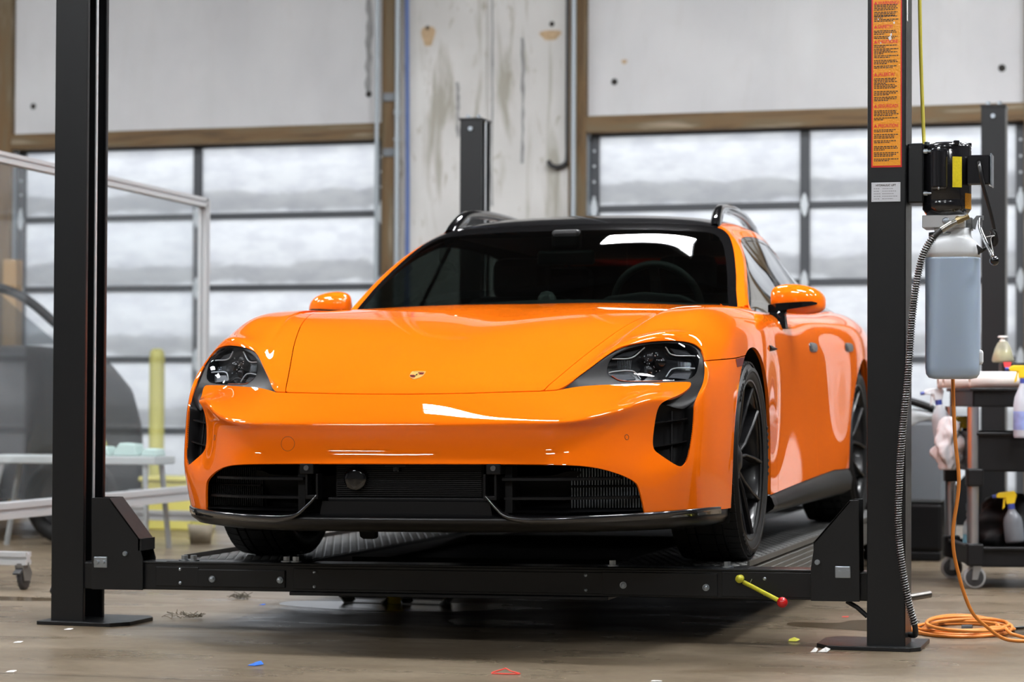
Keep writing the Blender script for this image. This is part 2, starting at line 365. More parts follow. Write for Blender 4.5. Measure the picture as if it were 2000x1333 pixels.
fender_h = fender_h.cut(np.minimum(fender_h.v[:, 1] - 1.69, .775 - fender_h.v[:, 0]))

hood_h.full().obj('hood', PAINT, car)
# bumper with round caps cut out (tow cover, parking sensors)
bump = bumper_h.full()
bump.obj('front_bumper', PAINT, car, flange=.008)
for s, nm in ((fender_h, 'fender'), (door_f, 'front_door'), (door_r, 'rear_door'), (quarter_h, 'rear_quarter_panel')):
    s.obj(nm, PAINT, car); s.mirrored().obj(nm, PAINT, car)
from mathutils.bvhtree import BVHTree
BVH = BVHTree.FromPolygons(BODY.v.tolist(), BODY.t.tolist())
def hit(o, d):
    p, n, _, _ = BVH.ray_cast(Vector(o), Vector(d)); return p, n
def front_at(u, z): return hit((u, -1, z), (0, 1, 0))
def top_at(u, v): return hit((u, v, 3), (0, 0, -1))
def side_at(v, z, s=1): return hit((2 * s, v, z), (-s, 0, 0))
def wall_strip(s, d0, d1, name, m, parent):
    """wall along the border of a patch between two inward offsets"""
    be = s.border(); vs = []; fs = []; ix = {}
    def g(i):
        if i not in ix: ix[i] = len(vs); vs.append(s.v[i] - s.n[i] * (d0[i] if hasattr(d0, '__len__') else d0)); vs.append(s.v[i] - s.n[i] * (d1[i] if hasattr(d1, '__len__') else d1))
        return ix[i]
    for a, b in be: A = g(a); B = g(b); fs.append((A, B, B + 1, A + 1))
    me = bpy.data.meshes.new(name); me.from_pydata([tuple(v) for v in vs], [], fs); me.shade_smooth(); return link(name, me, m, parent)
def both(fn):
    for sg in (1, -1): fn(sg)

# ---------------------------------------------------------------- headlights and air curtains
LENS = spline([(.616, .664), (.622, .706), (.652, .734), (.72, .7545), (.80, .760), (.848, .7535), (.872, .730), (.877, .690), (.864, .650), (.812, .637), (.676, .633), (.640, .642)], 6, True)
LENSGLASS = thin_glass('headlight_glass', (.93, .95, .97), ior=1.5, boost=1.2)
LAMP_DARK = mat('lamp_dark', (.012, .013, .015), rough=.25); LAMP_CHROME = mat('lamp_chrome', (.55, .58, .62), rough=.15, metal=1)
LAMP_WHITE = mat('lamp_white', (.50, .53, .55), rough=.3); LAMP_SILVER = mat('lamp_silver', (.05, .052, .058), rough=.35, metal=.5)
LAMP_AMBER = mat('lamp_amber', (.35, .05, .01), rough=.2)
def smooth01(x): x = np.clip(x, 0, 1); return x * x * (3 - 2 * x)
lens_h, surround_h = split(patch_zone, lambda s: poly_sd(s.v[:, [0, 2]], LENS), 0)
def sur_depth(s): return .007 + .040 * smooth01((.605 - s.v[:, 2]) / .06)
def headlight(sg):
    mir = (lambda s: s) if sg > 0 else (lambda s: s.mirrored())
    hl = empty('headlight', parent=car)
    su = mir(surround_h); d = sur_depth(su)
    o = su.offset(-d).obj('lamp_surround', BLK_PLASTIC, hl, flange=0)
    wall_strip(mir(patch_zone), .004, sur_depth(mir(patch_zone)) + .001, 'recess_wall', BLK_PLASTIC, hl)
    le = mir(lens_h)
    bowl = le.offset(-.052).obj('lamp_bowl', LAMP_DARK, hl, flange=0)
    wall_strip(le, .006, .052, 'lamp_rim', LAMP_DARK, hl)
    le.offset(-.004).obj('lens', LENSGLASS, hl, flange=0)
    def pt(u, z, dep):
        p, n = front_at(u, z); q = p - n * dep; return (q.x * sg, q.y, q.z)
    for poly in ([(.625, .667), (.640, .670), (.690, .672), (.716, .648)], [(.630, .711), (.686, .713), (.722, .747)], [(.782, .750), (.803, .724), (.868, .727)], [(.785, .654), (.806, .680), (.868, .684)]):
        pts = [pt(*p, .020) for p in spline(poly, 5)]
        hl2 = MB().tube(pts, .0023, 6).build('light_guide', LAMP_WHITE, hl)
    # silver blades beside the light guides
    for poly, dp in (([(.632, .664), (.690, .666), (.708, .650), (.655, .648)], .030), ([(.640, .720), (.690, .720), (.715, .744), (.665, .736)], .030), ([(.800, .748), (.812, .732), (.862, .734), (.846, .748)], .030), ([(.795, .656), (.812, .674), (.862, .678), (.850, .654)], .030)):
        v = [pt(*p, dp) for p in poly]; v2 = [pt(*p, dp + .008) for p in poly]
        MB().add(v + v2, [(0, 1, 2, 3), (7, 6, 5, 4)] + [(i, 4 + i, 4 + (i + 1) % 4, (i + 1) % 4) for i in range(4)]).build('light_blade', LAMP_SILVER, hl)
    # ribbed reflectors
    for u0, u1 in ((.652, .690), (.822, .858)):
        mb = MB()
        for q in np.linspace(u0, u1, 9):
            a = pt(q, .681, .032); b = pt(q, .707, .032); mb.tube([a, b], .0016, 5)
        mb.build('ribbed_reflector', LAMP_CHROME, hl)
    # projector modules with small sparkling facets
    c, n = front_at(.752, .697); n = Vector((n.x * sg, n.y, n.z)); c = Vector((c.x * sg, c.y, c.z))
    for k, (du, dz, r) in enumerate(((-.012, .018, .019), (.020, .002, .021), (-.012, -.022, .017))):
        q = pt(.752 + du, .697 + dz, .030); qb = pt(.752 + du, .697 + dz, .050)
        MB().cyl(q, qb, r, n=20).sphere(q, r * .82, 16, (1, .35, 1)).build('projector', LAMP_DARK if k != 1 else BLK_GLOSS, hl)
    for k in range(22):
        q = pt(.752 + rng.uniform(-.028, .032), .695 + rng.uniform(-.028, .034), .024)
        e = rng.uniform(.0007, .0016); MB().box(q[0] - e, q[0] + e, q[1] - e, q[1] + e, q[2] - e, q[2] + e, rot=(.4, .3, .5)).build('facet', LAMP_WHITE, hl)
    MB().tube([pt(*p, .014) for p in spline([(.632, .655), (.66, .6405), (.72, .638), (.775, .639)], 6)], .0022, 6).build('amber_strip', LAMP_AMBER, hl)
    return hl
both(headlight)
def intake_slats(sg):
    g = empty('air_intake', parent=car)
    for z0 in (.492, .420):
        top = []
        for t in np.linspace(0, 1, 7):
            u = .772 + t * .106; p, n = front_at(min(u, .885), z0 + .020 * t); q = p - n * .016; q2 = p - n * .046
            top.append(((q.x * sg, q.y, q.z), (q2.x * sg, q2.y, q2.z)))
        vs = []; 
        for a, b in top: vs += [a, b, (b[0], b[1], b[2] - .007), (a[0], a[1], a[2] - .004)]
        fs = []
        for i in range(6):
            for k in range(4): fs.append((4 * i + k, 4 * i + (k + 1) % 4, 4 * i + 4 + (k + 1) % 4, 4 * i + 4 + k))
        MB().add(vs, fs).build('slat', BLK_PLASTIC, g)
    mb = MB()
    for u in (.842,):
        a, n = front_at(u, .38); b, n2 = front_at(u, .53)
        a = a - n * .040; b = b - n2 * .040; mb.tube([(a.x * sg, a.y, a.z), (b.x * sg, b.y, b.z)], .004, 6)
    mb.build('vane', BLK_PLASTIC, g)
both(intake_slats)

# ---------------------------------------------------------------- lower grille
CARBON = mat('carbon_fibre', (.012, .012, .013), rough=.18, coat=1, noise=.6, nscale=260, stretch=(3, 1, 3))
grille = empty('lower_grille', parent=car)
def og(s): return np.where(np.abs(s.v[:, 0]) > .755, 0.1, .11)
MB().add([(-.70, .30, .17), (.70, .30, .17), (.70, .30, .37), (-.70, .30, .37), (-.50, .10, .40), (.50, .10, .40), (.50, .10, .385), (-.50, .10, .385)], [(0, 1, 2, 3), (3, 2, 5, 4), (4, 5, 6, 7)]).build('grille_backing', BLK_MATT, grille)
op = opening_patch.cut(.17 - opening_patch.v[:, 2]).full(); op.offset(-.12).obj('grille_cavity', BLK_MATT, grille, flange=0)
# centre radiator: fine horizontal ribs
mb = MB()
for k in range(17): z = .262 + k * .0062; mb.box(-.235, .255, .118, .124, z, z + .0026)
mb.build('radiator_ribs', mat('radiator_dark', (.009, .009, .01), rough=.45, spec=.3), grille); 
MB().box(-.24, .26, .125, .135, .255, .37).build('radiator_panel', BLK_MATT, grille)
MB().box(-.262, .278, .104, .132, .243, .257, .004).build('radiator_sill', BLK_PLASTIC, grille)
MB().prism([(-.275, .245), (.29, .245), (.30, .192), (-.285, .192)], .088, .11).build('chin_panel', BLK_PLASTIC, grille)
RAD = MB(); RAD.cyl((-.165, .095, .318), (-.165, .125, .318), .0385, n=40); RAD.lathe([(.0385, .0), (.0365, -.004), (.022, -.0045), (0.0001, -.005)], (-.165, .095, .318), 'y', 40)
rd = RAD.build('radar_disc', BLK_GLOSS, grille)
mb = MB().box(-.058, .012, .085, .12, .356, .371, .003); mb.build('camera_housing', BLK_PLASTIC, grille)
MB().cyl((-.024, .088, .349), (-.024, .11, .349), .007).box(-.034, -.014, .09, .12, .342, .357, .002).build('camera', BLK_GLOSS, grille)
SENSOR = mat('sensor_grey', (.07, .07, .075), rough=.4)
INTERCOOLER = mat('intercooler_metal', (.17, .19, .21), rough=.35, metal=.7)
def bracket(sg):
    b = empty('sensor_bracket', parent=grille)
    MB().box(sg * .314 - .024, sg * .314 + .024, .045, .105, .334, .369, .004).build('bracket_block', BLK_PLASTIC, b)
    MB().cyl((sg * .314, .041, .354), (sg * .314, .05, .354), .0085, n=20).build('parking_sensor', SENSOR, b)
    x = sg * .300
    mb = MB().box(x - .022, x - .014, .055, .10, .262, .335, .002).box(x + .014, x + .022, .055, .10, .262, .335, .002).box(x - .022, x + .022, .055, .10, .252, .266, .003)
    mb.build('strut', BLK_PLASTIC, b)
    for z, w0 in ((.322, .40), (.260, .372)):
        pts = []
        for u in np.linspace(.335, .735 if z < .3 else .69, 12):
            p, n = front_at(u, max(z, .24)); pts.append((u * sg, p.y + .028, z))
        mb = MB()
        for a, c in zip(pts[:-1], pts[1:]):
            A = Vector(a); C_ = Vector(c)
            mb.add([A, C_, C_ + Vector((0, .03, .002)), A + Vector((0, .03, .002)), A - Vector((0, 0, .008)), C_ - Vector((0, 0, .008)), C_ + Vector((0, .03, -.005)), A + Vector((0, .03, -.005))], [(0, 1, 2, 3), (4, 5, 1, 0), (7, 6, 5, 4), (3, 2, 6, 7)])
        mb.build('slat', BLK_PLASTIC, b)
    # lower duct floor
    pts = []; mb = MB(); P = []
    for u in np.linspace(.36, .75, 10):
        p, n = front_at(u, .22); P += [(u * sg, p.y + .004, .213), (u * sg, p.y + .12, .222)]
    mb.add(P, [(2 * i, 2 * i + 2, 2 * i + 3, 2 * i + 1) for i in range(9)]).build('duct_floor', BLK_PLASTIC, b)
    MB().box(sg * .35 - .012, sg * .35 + .012, .10, .21, .21, .36).build('duct_wall', BLK_MATT, b)
    return b
both(bracket)
# intercoolers: car's left fins coloured bright as lit, right ones black as shaded
def cooler(sg):
    ic = empty('intercooler', parent=grille)
    y = lambda u: .212 + (u - .53) * .42
    for k in range(26):
        u = .530 + k * .0088
        MB().box(u * sg - .0016, u * sg + .0016, y(u), y(u) + .018, .222, .350).build('fin', INTERCOOLER if sg > 0 else BLK_PLASTIC, ic)
    MB().add([(.52 * sg, y(.52) + .02, .215), (.76 * sg, y(.76) + .02, .215), (.76 * sg, y(.76) + .02, .355), (.52 * sg, y(.52) + .02, .355)], [(0, 1, 2, 3)]).build('core', BLK_MATT, ic)
    MB().tube([(.53 * sg, y(.53) - .004, .292), (.76 * sg, y(.76) - .004, .292)], .004).build('cross_tube', BLK_PLASTIC, ic)
both(cooler)
# front lip (one swept piece) and the carbon blades on it
LIPC = [(0, .062), (.2, .064), (.36, .078), (.47, .100), (.57, .142), (.70, .228), (.80, .322), (.87, .435), (.915, .55), (.935, .68), (.940, .77)]
lipc = spline(LIPC, 6)
full = [(-u, v) for u, v in lipc[::-1]][:-1] + lipc
vs = []
for u, v in full:
    t = min(1, abs(u) / .93); vs += [(u, v + .03, .206), (u, v + .004, .199), (u, v - .012, .190 + .008 * t ** 3), (u * .999, v - .004, .176), (u * .985, v + .030, .156), (u * .93, v + .10, .143), (u * .80, v + .40, .138)]
m_ = 7; fs = [(i * m_ + k, i * m_ + k + 1, (i + 1) * m_ + k + 1, (i + 1) * m_ + k) for i in range(len(full) - 1) for k in range(m_ - 1)]
MB().add(vs, [f[::-1] for f in fs], True).build('front_lip', mat('lip_black', (.004, .004, .0045), rough=.32, spec=.4), car)
def blade(sg):
    path = spline([(.284, .070, .268), (.318, .064, .232), (.352, .064, .205), (.40, .074, .197), (.47, .094, .196), (.57, .136, .198), (.70, .222, .202), (.80, .316, .206), (.87, .428, .209), (.915, .545, .210), (.935, .675, .208)], 7)
    vs = []
    for i, p in enumerate(path):
        u, v, z = p; w = .004 if i < 14 else .004 + .010 * min(1, (i - 14) / 10)
        vs += [(u * sg, v + .022, z + .004), (u * sg, v - .008, z + .0035), (u * sg, v - .016, z - .001), (u * sg, v - .012, z - .006 - w), (u * sg, v + .022, z - .006)]
    n5 = 5; fs = [(i * n5 + k, i * n5 + (k + 1) % n5, (i + 1) * n5 + (k + 1) % n5, (i + 1) * n5 + k) for i in range(len(path) - 1) for k in range(n5)]
    MB().add(vs, fs if sg < 0 else [f[::-1] for f in fs], True).build('carbon_blade', CARBON, car)
both(blade)
# underbody, jacking tab
MB().prism([(-.55, .34), (.55, .34), (.74, .62), (.52, .76), (.52, 4.6), (-.52, 4.6), (-.52, .76), (-.74, .62)], .138, .16, 'z').build('underbody', BLK_MATT, car)
MB().prism([(-.292, .16), (-.232, .16), (-.232, .106), (-.238, .100), (-.272, .100), (-.284, .108)], .50, .54).build('jacking_tab', BLK_MATT, car)
# tow-hook cover and parking-sensor rings drawn as thin discs flush in the paint
SEAM = mat('seam_dark', (.10, .02, .003), rough=.5)
def ring(u, z, r, nm, w=.0011):
    p, n = front_at(u, z); a = n.orthogonal().normalized(); a = Vector((1, 0, 0)) - n * n.x; a.normalize(); b = n.cross(a); pts = []
    for k in range(33):
        an = 2 * math.pi * k / 32; q = p + (a * math.cos(an) + b * math.sin(an)) * r; q2, n2 = hit(q + n * .05, -n); pts.append(tuple(q2 + n2 * .0001))
    MB().tube(pts, w, 5).build(nm, SEAM, car)
ring(-.385, .432, .0235, 'tow_cover_seam', .0007)
for sg in (1, -1): ring(sg * .707, .450, .0082, 'parking_sensor_ring')

# ---------------------------------------------------------------- cabin
CAB = [[(0, 1.66, .912), (.25, 1.685, .912), (.52, 1.775, .918), (.779, 1.915, .928), (.800, 1.905, .922), (.815, 1.90, .916), (.826, 1.895, .910), (.838, 1.89, .904)],
       [(0, 1.87, 1.030), (.25, 1.885, 1.030), (.50, 1.95, 1.033), (.743, 2.083, 1.037), (.768, 2.098, 1.026), (.783, 2.115, 1.005), (.808, 2.12, .960), (.837, 2.12, .910)],
       [(0, 2.14, 1.172), (.25, 2.155, 1.172), (.48, 2.22, 1.174), (.688, 2.348, 1.176), (.712, 2.37, 1.164), (.727, 2.40, 1.140), (.783, 2.40, 1.03), (.840, 2.40, .915)],
       [(0, 2.42, 1.298), (.25, 2.43, 1.297), (.45, 2.475, 1.292), (.600, 2.555, 1.280), (.640, 2.60, 1.260), (.668, 2.64, 1.228), (.757, 2.64, 1.08), (.844, 2.64, .921)],
       [(0, 2.70, 1.354), (.25, 2.70, 1.349), (.44, 2.72, 1.337), (.565, 2.76, 1.316), (.628, 2.80, 1.290), (.660, 2.83, 1.258), (.754, 2.83, 1.09), (.848, 2.83, .925)],
       [(0, 3.1, 1.372), (.25, 3.1, 1.366), (.44, 3.1, 1.352), (.565, 3.1, 1.331), (.630, 3.1, 1.303), (.663, 3.1, 1.270), (.757, 3.1, 1.10), (.854, 3.1, .933)],
       [(0, 3.6, 1.357), (.25, 3.6, 1.352), (.43, 3.6, 1.338), (.55, 3.6, 1.315), (.612, 3.6, 1.286), (.645, 3.6, 1.250), (.752, 3.6, 1.10), (.868, 3.6, .953)],
       [(0, 4.1, 1.305), (.25, 4.1, 1.300), (.40, 4.1, 1.287), (.505, 4.1, 1.264), (.562, 4.1, 1.235), (.598, 4.1, 1.198), (.71, 4.1, 1.08), (.86, 4.1, .972)],
       [(0, 4.5, 1.215), (.25, 4.5, 1.21), (.37, 4.5, 1.198), (.45, 4.5, 1.178), (.505, 4.5, 1.150), (.545, 4.5, 1.12), (.65, 4.5, 1.045), (.80, 4.5, .968)],
       [(0, 4.95, 1.05), (.25, 4.95, 1.045), (.36, 4.95, 1.035), (.43, 4.95, 1.02), (.48, 4.95, 1.005), (.52, 4.95, .99), (.60, 4.95, .96), (.72, 4.95, .93)]]
def cab_cage():
    pts = []; ix = {}; faces = []
    def vid(p):
        k = tuple(round(x, 4) for x in p)
        if k not in ix: ix[k] = len(pts); pts.append(p)
        return ix[k]
    for sg in (1, -1):
        for i in range(len(CAB) - 1):
            for j in range(7):
                f = [vid((p[0] * sg, p[1], p[2])) for p in (CAB[i][j], CAB[i][j + 1], CAB[i + 1][j + 1], CAB[i + 1][j])]; faces.append(f if sg > 0 else f[::-1])
    return pts, faces
CS = subd_surface(*cab_cage(), 4); CS.v[np.abs(CS.v[:, 0]) < 1e-5, 0] = 0
CH = CS.where(CS.cen()[:, 0] > 0)
WIND = [(-.3, .80), (-.3, 1.298)] + spline([(0, 1.298), (.25, 1.297), (.45, 1.2915), (.55, 1.286), (.585, 1.281), (.612, 1.270), (.632, 1.255), (.656, 1.229), (.688, 1.174), (.716, 1.111), (.733, 1.067), (.743, 1.037), (.755, .996), (.773, .942), (.790, .88)], 5) + [(.79, .80)]
ROOF = [(-.3, 2.0), (.45, 2.3), (.588, 2.53), (.572, 2.70), (.565, 2.9), (.560, 3.2), (.543, 3.6), (.50, 4.1), (.445, 4.5), (.42, 4.95), (.42, 5.2), (-.3, 5.2)]
DLO = spline([(1.955, .924), (2.115, 1.006), (2.40, 1.143), (2.55, 1.203), (2.66, 1.235), (2.76, 1.252), (2.90, 1.262), (3.10, 1.268), (3.4, 1.263), (3.65, 1.245), (3.90, 1.215), (4.15, 1.165), (4.33, 1.105), (4.42, 1.05), (4.40, 1.01), (4.2, .992), (3.8, .972), (3.4, .950), (3.0, .934), (2.6, .923), (2.2, .914), (2.0, .912)], 4, True)
windshield_h, crest_ = split(CH, lambda s: np.where(s.v[:, 1] < 2.68, poly_sd(s.v[:, [0, 2]], WIND), .5), .0006)
roof_h, crest_ = split(crest_, lambda s: np.where(s.v[:, 2] > 1.0, poly_sd(s.v[:, :2], ROOF), .5), .001)
dlo_h, frame_h = split(crest_, lambda s: np.where(s.v[:, 0] > .45, poly_sd(s.v[:, [1, 2]], DLO), .5), .0005)
glass_h, trim_h = split(dlo_h, lambda s: poly_sd(s.v[:, [1, 2]], DLO) + .016, 0)
frame_h = frame_h.where(frame_h.cen()[:, 2] > .90)
WINDGLASS = thin_glass('windscreen_glass', (.20, .25, .23), ior=1.52, boost=1.0)
SIDEGLASS = thin_glass('side_glass', (.22, .24, .24), ior=1.55, boost=1.5)
wd = windshield_h.full()
# black ceramic border of the windscreen
def frit(s):
    d = poly_sd(np.abs(s.v[:, [0]]) * [1, 0] + s.v[:, [2]] * [0, 1], WIND); w = np.where(s.v[:, 2] > 1.2, .030, .030); return d + w
wg = wd.cut(frit(wd)); wb = wd.cut(-frit(wd))
wg.obj('windshield', WINDGLASS, car, flange=0); wb.obj('windshield_border', BLK_GLOSS, car, flange=0)
roof_h.full().obj('roof', mat('roof_black', (.008, .008, .009), rough=.12, coat=.5), car)
PILLAR_BLK = BLK_GLOSS
for q in (0, 1):
    mm = (lambda s: s.mirrored()) if q else (lambda s: s)
    mm(frame_h).obj('roof_pillar', PAINT, car)
    mm(frame_h.where(frame_h.cen()[:, 1] > 2.75)).offset(-.010).obj('pillar_lining', BLK_MATT, car, flange=0)
    mm(trim_h).obj('window_trim', BLK_GLOSS, car, flange=.004)
    gf = mm(glass_h).offset(-.003); bp = np.abs(gf.v[:, 1] - 2.93 - (gf.v[:, 2] - .95) * -.10) - .035
    gl = gf.cut(-bp); cen = gl.cen()
    for nm, mk in (('front_window', cen[:, 1] < 2.93), ('rear_window', cen[:, 1] >= 2.93)): gl.where(mk).obj(nm, SIDEGLASS, car, flange=0)
    gf.cut(bp).obj('centre_pillar_cover', BLK_GLOSS, car, flange=0)
# roof rails
def rail(sg):
    P = spline([(.572, 2.555, 1.285), (.566, 2.62, 1.325), (.556, 2.74, 1.372), (.548, 2.90, 1.392), (.540, 3.2, 1.402), (.525, 3.6, 1.392), (.49, 4.1, 1.340), (.455, 4.35, 1.275), (.45, 4.42, 1.235)], 7)
    vs = []
    for i, p in enumerate(P):
        u, v, z = p; w = .020; h = .012; hb = .012 + .05 * max(0, 1 - abs(v - 2.60) / .16) + .012
        vs += [((u + w) * sg, v, z - hb), ((u + w) * sg, v, z), ((u + w * .5) * sg, v, z + h), ((u - w * .5) * sg, v, z + h), ((u - w) * sg, v, z), ((u - w) * sg, v, z - hb)]
    n6 = 6; fs = [(i * n6 + k, i * n6 + (k + 1) % n6, (i + 1) * n6 + (k + 1) % n6, (i + 1) * n6 + k) for i in range(len(P) - 1) for k in range(n6)]
    MB().add(vs, fs if sg < 0 else [f[::-1] for f in fs], True).build('roof_rail', BLK_GLOSS, car)
both(rail)

# ---------------------------------------------------------------- mirrors
def mirror(sg):
    m = empty('door_mirror', parent=car)
    # stations from the inboard end to the tip: centre (u, v, z), half height up/down, half depth front/back
    st = [(.872, 2.150, .968, .034, .030, .050), (.885, 2.150, .970, .046, .046, .068), (.925, 2.165, .970, .058, .062, .088), (.985, 2.185, .967, .058, .066, .092), (1.035, 2.205, .963, .049, .058, .084), (1.062, 2.225, .957, .034, .042, .065), (1.074, 2.240, .952, .016, .020, .035)]
    n = 20; vs = []
    for u, v, z, up, dn, dp in st:
        for k in range(n):
            a = 2 * math.pi * k / n; c, s = math.cos(a), math.sin(a)
            e = 2.5; cc = math.copysign(abs(c) ** (2 / e), c); ss = math.copysign(abs(s) ** (2 / e), s)
            yy = v - dp * cc * (1 if cc > 0 else .45); zz = z + (up if ss > 0 else dn) * ss - (.006 * cc if cc > 0 else 0)
            vs.append((u * sg, yy, zz))
    fs = [(i * n + k, i * n + (k + 1) % n, (i + 1) * n + (k + 1) % n, (i + 1) * n + k) for i in range(len(st) - 1) for k in range(n)]
    fs += [tuple(range(n))[::-1], tuple((len(st) - 1) * n + k for k in range(n))]
    if sg < 0: fs = [f[::-1] for f in fs]
    bm = bmesh.new(); V = [bm.verts.new(v) for v in vs]; [bm.faces.new([V[i] for i in f]) for f in fs]; bmesh.ops.recalc_face_normals(bm, faces=bm.faces)
    me = bpy.data.meshes.new('mirror_shell'); bm.to_mesh(me); bm.free(); me.shade_smooth(); o = link('mirror_shell', me, PAINT, m); md = o.modifiers.new('s', 'SUBSURF'); md.levels = md.render_levels = 2
    # gloss black band with the arm
    band = []
    for u, v, z, t in ((.868, 2.088, .925, .015), (.90, 2.076, .929, .016), (.95, 2.083, .935, .0135), (1.0, 2.104, .941, .011), (1.035, 2.130, .945, .008), (1.052, 2.150, .946, .003)):
        band += [(u * sg, v - .006, z + t), (u * sg, v - .008, z - t), (u * sg, v + .05, z - t), (u * sg, v + .05, z + t)]
    MB().add(band, [(4 * i + k, 4 * i + (k + 1) % 4, 4 * i + 4 + (k + 1) % 4, 4 * i + 4 + k) for i in range(5) for k in range(4)] + [(0, 3, 2, 1)]).build('mirror_band', BLK_GLOSS, m)
    P = [(.902, 2.045, .846), (.905, 2.055, .872), (.899, 2.085, .905), (.905, 2.13, .93)]
    arm = []
    for (u, v, z), w, d in zip(P, (.042, .036, .034, .04), (.050, .042, .036, .03)):
        arm += [((u - w * .7) * sg, v - d * .6, z), ((u + w * .3) * sg, v - d, z), ((u + w) * sg, v - d * .2, z), ((u + w) * sg, v + d, z), ((u - w * .7) * sg, v + d, z)]
    fs = [(5 * i + k, 5 * i + (k + 1) % 5, 5 * i + 5 + (k + 1) % 5, 5 * i + 5 + k) for i in range(3) for k in range(5)]
    MB().add(arm, fs).build('mirror_arm', BLK_GLOSS, m)
    MB().cyl((.95 * sg, 2.225, .965), (.95 * sg, 2.2351, .965), .055, n=24).build('mirror_glass', mat('mirror_glass', (.6, .62, .65), rough=.02, metal=1), m)
    # painted foot on the door shoulder
    foot = [(.86, 1.93, .885), (.90, 1.96, .862), (.93, 2.02, .838), (.925, 2.10, .845), (.88, 2.10, .885)]
    f2 = [(u + .004, v, z - .035) for u, v, z in foot]
    v2 = [(u * sg, v, z) for u, v, z in [(.872, 1.965, .898), (.905, 1.99, .872), (.935, 2.03, .846), (.93, 2.09, .850), (.89, 2.08, .888)] + f2]
    MB().add(v2, [(0, 1, 2, 3, 4)] + [(i, 5 + i, 5 + (i + 1) % 5, (i + 1) % 5) for i in range(5)]).build('mirror_foot', PAINT, m)
both(mirror)

